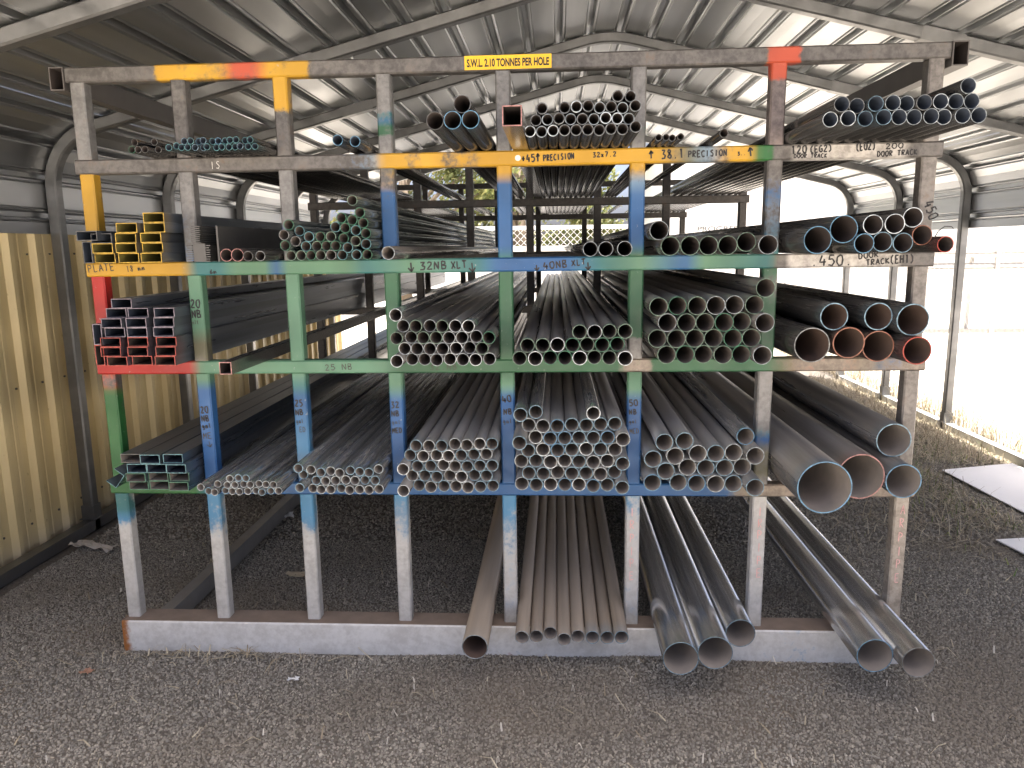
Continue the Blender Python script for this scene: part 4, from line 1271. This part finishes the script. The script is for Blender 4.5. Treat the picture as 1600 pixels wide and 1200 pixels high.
blades('straw', 60, lambda R: (R.gauss(-1.05, 0.25), -0.09 + 0.03 * R.random()), 0.03, 0.12, STRAW, 'small heap of straw against the left end of the base beam', 1.0, 8)

M_WHITE = simple('white_board', (0.80, 0.79, 0.77), 0.45, 0, 0.04)
def sheet(poly, z, lab, t=0.006):
    m = MB()
    n = len(poly)
    cx = sum(p[0] for p in poly) / n; cy = sum(p[1] for p in poly) / n
    for dz in (0, t):
        for (x, y) in poly:
            m.v.append((x - cx, y - cy, dz))
    m.face(list(range(n))[::-1]); m.face([n + k for k in range(n)])
    for k in range(n):
        j = (k + 1) % n
        m.face([k, j, n + j, n + k])
    return tag(m.build('white_sheet', M_WHITE, None, (cx, cy, z)), lab, 'sheet', 'white sheets on the ground')
sheet([(2.80, 2.36), (3.34, 2.52), (3.36, 1.55), (2.85, 1.42)], 0.014, 'larger white sheet lying on the grass near the right base rail')
sheet([(2.47, 1.14), (2.95, 1.22), (2.98, 0.70), (2.56, 0.66)], 0.014, 'smaller white sheet lying on the gravel at the right edge')

def scrap(name, loc, size, col, lab, seed):
    R = random.Random(seed)
    m = MB()
    nx, ny = 10, 5
    for j in range(ny + 1):
        for i in range(nx + 1):
            u, v = i / nx - 0.5, j / ny - 0.5
            x = u * size[0] + 0.012 * noise.noise((u * 5, v * 5, seed))
            y = v * size[1] * (0.5 + 0.9 * abs(math.sin(3.3 * i / nx + seed)))
            z = 0.012 + size[2] * (noise.noise((u * 4.5, v * 4, seed + 9.1)) + 0.5)
            m.v.append((x, y, max(0.002, z)))
    for j in range(ny):
        for i in range(nx):
            a = j * (nx + 1) + i
            m.face([a, a + 1, a + nx + 2, a + nx + 1], 0)
    o = m.build(name, simple(name + '_skin%d' % seed, col, 0.5, 0, 0.3, 30), None, loc, (0, 0, R.uniform(-0.4, 0.4)))
    md = o.modifiers.new('thickness', 'SOLIDIFY'); md.thickness = 0.0012
    return tag(o, lab, 'litter', 'litter on the gravel')
scrap('paper_scrap', (-2.10, 0.93, 0.006), (0.26, 0.06, 0.03), (0.46, 0.42, 0.37), 'crumpled grey wrapper on the gravel beside the left wall', 1)
scrap('plastic_scrap', (-1.27, 1.38, 0.006), (0.10, 0.05, 0.03), (0.62, 0.62, 0.60), 'white plastic scrap right of the floor tube', 2)
scrap('dry_leaf', (-0.93, 0.63, 0.006), (0.12, 0.04, 0.012), (0.50, 0.42, 0.30), 'pale dry leaf on the gravel behind the second post', 3)
scrap('rust_flake', (-1.42, -0.20, 0.004), (0.035, 0.028, 0.01), (0.42, 0.23, 0.15), 'small orange flake in front of the base beam left end', 4)
scrap('plastic_chip', (-0.66, -0.22, 0.004), (0.035, 0.012, 0.008), (0.75, 0.74, 0.72), 'tiny white chip in front of the base beam near the third post', 5)
m = MB()
m.tube([(1.43, -0.16, 1.508), (1.435, -0.17, 1.528), (1.45, -0.175, 1.541), (1.468, -0.18, 1.540), (1.474, -0.18, 1.535)], 0.0015, 6)
tag(m.build('wire_hook', M_BLACK), 'thin bent wire hook over the orange-rimmed pipe by right post', 'wire')

# ------------------------------------------------------------------ behind the shed: gate, trees, far building, far rack
gate = tag(empty('mesh_gate', (0.1, 9, 0)), 'white framed gate with wire mesh and sheet panel behind the rack', 'gate')
go = Vector((-0.1, -9, 0))
M_GATE = simple('white_gate', (0.78, 0.78, 0.77), 0.4)
for x in (-1.9, -0.5, 0.9, 2.1):
    m = MB(); m.box((x - 0.03, 8.97, -0.02), (x + 0.03, 9.03, 2.0))
    o = m.build('upright', M_GATE, gate); o.location = go
for z in (0.12, 1.50, 1.80):
    m = MB(); m.box((-1.87, 8.975, z - 0.03), (2.07, 9.025, z + 0.03))
    o = m.build('crossbar', M_GATE, gate); o.location = go
m = MB(); m.box((-1.86, 9.03, 0.1), (2.06, 9.036, 1.48))
o = m.build('panel', M_GATE, gate); o.location = go
m = MB()
k = 0
while -1.87 + k * 0.1 < 2.07:
    x = -1.87 + k * 0.1
    for d in (1, -1):
        m.tube([(x, 9.0 + 0.003 * d, 1.53), (x + d * 0.13, 9.0 + 0.003 * d, 1.66), (x + d * 0.24, 9.0 + 0.003 * d, 1.77)], 0.004, 4, cap=False)
    k += 1
o = m.build('wire_mesh', M_GATE, gate); o.location = go; o['kind'] = 'stuff'

def leaf_mat(name, c):
    t = NT(name)
    g_ = t.n('NewGeometry')
    n1 = t.noise(1.3, 2, t.wcoords())
    col = t.mix(t.ramp(n1, 0.35, 0.65), tuple(x * 0.7 for x in c), tuple(x * 1.35 for x in c))
    t.set(color=col, rough=0.55)
    t.b.inputs['Transmission Weight'].default_value = 0.0
    tr = t.n('BsdfTranslucent'); t.l(col, tr.inputs[0])
    mx = t.n('MixShader'); mx.inputs[0].default_value = 0.35
    out = t.t.nodes['Material Output']
    t.l(t.b.outputs[0], mx.inputs[1]); t.l(tr.outputs[0], mx.inputs[2]); t.l(mx.outputs[0], out.inputs[0])
    return t.mat
M_BARK = simple('bark', (0.14, 0.11, 0.08), 0.9, 0, 0.4, 6, 0.4)
LEAVES = [leaf_mat('leaf_a', (0.12, 0.145, 0.045)), leaf_mat('leaf_b', (0.17, 0.17, 0.055))]
def tree(x, y, h, rad, lab, seed, z_low):
    R = random.Random(seed)
    root = tag(empty('tree', (x, y, -0.03)), lab, 'tree', 'trees behind the gate')
    tk = MB()
    tips = []
    tk.tube([(0, 0, 0), (0.1, 0.05, h * 0.3), (0.05, 0.1, h * 0.62)], [0.20, 0.15, 0.08], 9)
    for k in range(9):
        z = h * R.uniform(0.22, 0.6)
        a = R.uniform(0, 6.283)
        e = Vector((math.cos(a) * rad * R.uniform(0.4, 0.8), math.sin(a) * rad * R.uniform(0.4, 0.8), z + h * R.uniform(0.08, 0.3)))
        tk.tube([(0.05, 0.05, z), tuple(e * 0.5 + Vector((0, 0, z * 0.55))), tuple(e)], [0.07, 0.045, 0.015], 6)
        tips.append(e)
    tk.build('trunk', M_BARK, root)
    cr = MB()
    clumps = [(e, R.uniform(0.35, 0.6) * rad * 0.6) for e in tips]
    for _ in range(26):
        a = R.uniform(0, 6.283); rr = rad * math.sqrt(R.random())
        z = R.uniform(z_low, h)
        shrink = math.sqrt(max(0.05, 1 - abs((z - (z_low + h) / 2) / ((h - z_low) / 2 + 0.3)) ** 2.2))
        clumps.append((Vector((math.cos(a) * rr * shrink, math.sin(a) * rr * shrink, z)), R.uniform(0.25, 0.5) * rad * 0.55))
    for c, r in clumps:
        for _ in range(260):
            d = Vector((R.gauss(0, 1), R.gauss(0, 1), R.gauss(0, 0.8))) * (r * 0.55)
            q = c + d
            n1 = Vector((R.gauss(0, 1), R.gauss(0, 1), R.gauss(0, 1))).normalized()
            n2 = n1.orthogonal().normalized()
            n3 = n1.cross(n2)
            s = R.uniform(0.05, 0.09)
            b = len(cr.v)
            cr.v += [tuple(q + n2 * s), tuple(q + n3 * s * 0.45), tuple(q - n2 * s), tuple(q - n3 * s * 0.45)]
            cr.face([b, b + 1, b + 2, b + 3], R.randrange(2))
    cr.build('crown', LEAVES, root)
tree(-3.4, 15.5, 6.2, 2.4, 'leafy yellow-green tree behind the gate, seen between left rack posts', 11, 0.9)
tree(-0.7, 16.5, 5.6, 2.1, 'leafy tree behind the gate, seen at the middle of the rack', 12, 0.9)
tree(0.9, 19.0, 3.0, 1.5, 'low bushy tree behind the gate, right of the taller ones', 13, 0.5)

bld = tag(empty('white_building', (6.0, 15, 0)), 'white workshop building far behind the rack with PROGRESS lettering', 'building')
bo = Vector((-6.0, -15, 0))
M_BW = simple('white_render', (0.80, 0.80, 0.78), 0.7, 0, 0.05, 3)
m = MB(); m.box((2.6, 14.0, -0.03), (17.4, 20.0, 3.4))
o = m.build('wall', M_BW, bld); o.location = bo
m = MB()
m.v = [(2.4, 13.8, 3.4), (17.6, 13.8, 3.4), (17.6, 20.2, 3.4), (2.4, 20.2, 3.4), (2.4, 17, 4.5), (17.6, 17, 4.5)]
for q in ((0, 1, 5, 4), (2, 3, 4, 5), (0, 4, 3), (1, 2, 5), (3, 2, 1, 0)):
    m.face(list(q))
o = m.build('roof', M_SHEET, bld); o.location = bo
m = MB(); m.box((6.4, 13.96, -0.03), (8.6, 14.0, 2.6))
o = m.build('door', simple('roller_door', (0.62, 0.63, 0.62), 0.4), bld); o.location = bo
cu = bpy.data.curves.new('far_text', 'FONT')
cu.body = 'PROGRESS'
cu.size = 0.2; cu.extrude = 0.004
tmp = bpy.data.objects.new('tmp', cu); COL.objects.link(tmp)
bpy.context.view_layer.update()
tm = bpy.data.meshes.new_from_object(tmp.evaluated_get(bpy.context.evaluated_depsgraph_get()))
bpy.data.objects.remove(tmp)
mx_ = max(v.co.x for v in tm.vertices)
for v in tm.vertices:
    x, y, z = v.co
    v.co = (3.25 + x / mx_ * 0.95, 13.99 - z, 1.80 + y * 0.75)
tm.materials.clear(); tm.materials.append(simple('grey_lettering', (0.09, 0.085, 0.08), 0.6))
o = obj('lettering', tm, bld); o.location = bo

fr_ = tag(empty('far_pipe_rack', (7.6, 11, 0)), 'low rack of pipes washed pale by glare in the sunny yard beyond the fence', 'rack')
ff = Vector((-7.6, -11, 0))
M_WASHED = simple('washed_out_steel', (0.52, 0.50, 0.47), 0.5, 0.3)  # pale colour carries the far yard's overexposed, washed-out look
for x in (6.3, 7.6, 8.9):
    for y in (10.6, 11.4):
        m = MB(); m.box((x - 0.03, y - 0.03, -0.03), (x + 0.03, y + 0.03, 1.55))
        o = m.build('post', M_WASHED, fr_); o.location = ff
for z in (1.0, 1.25):
    for y in (10.6, 11.4):
        m = MB(); m.box((6.2, y - 0.025, z), (9.0, y + 0.025, z + 0.05))
        o = m.build('rail', M_WASHED, fr_); o.location = ff
mm = MB(); mm.tube([(0, 0, 0), (4.2, 0, 0)], 0.045, 10)
pme = mm.mesh('far_pipe', M_WASHED)
for j, z in enumerate((1.097, 1.347)):
    for k in range(7):
        o = obj('yard_pipe', pme, None, (5.5 + RND.uniform(-0.2, 0.2), 10.65 + k * 0.105, z))
        tag(o, '%s pipe from the front on %s level of the far yard rack' % (ORD[k], ['lower', 'upper'][j]), 'pipe', 'pipes on the far yard rack')
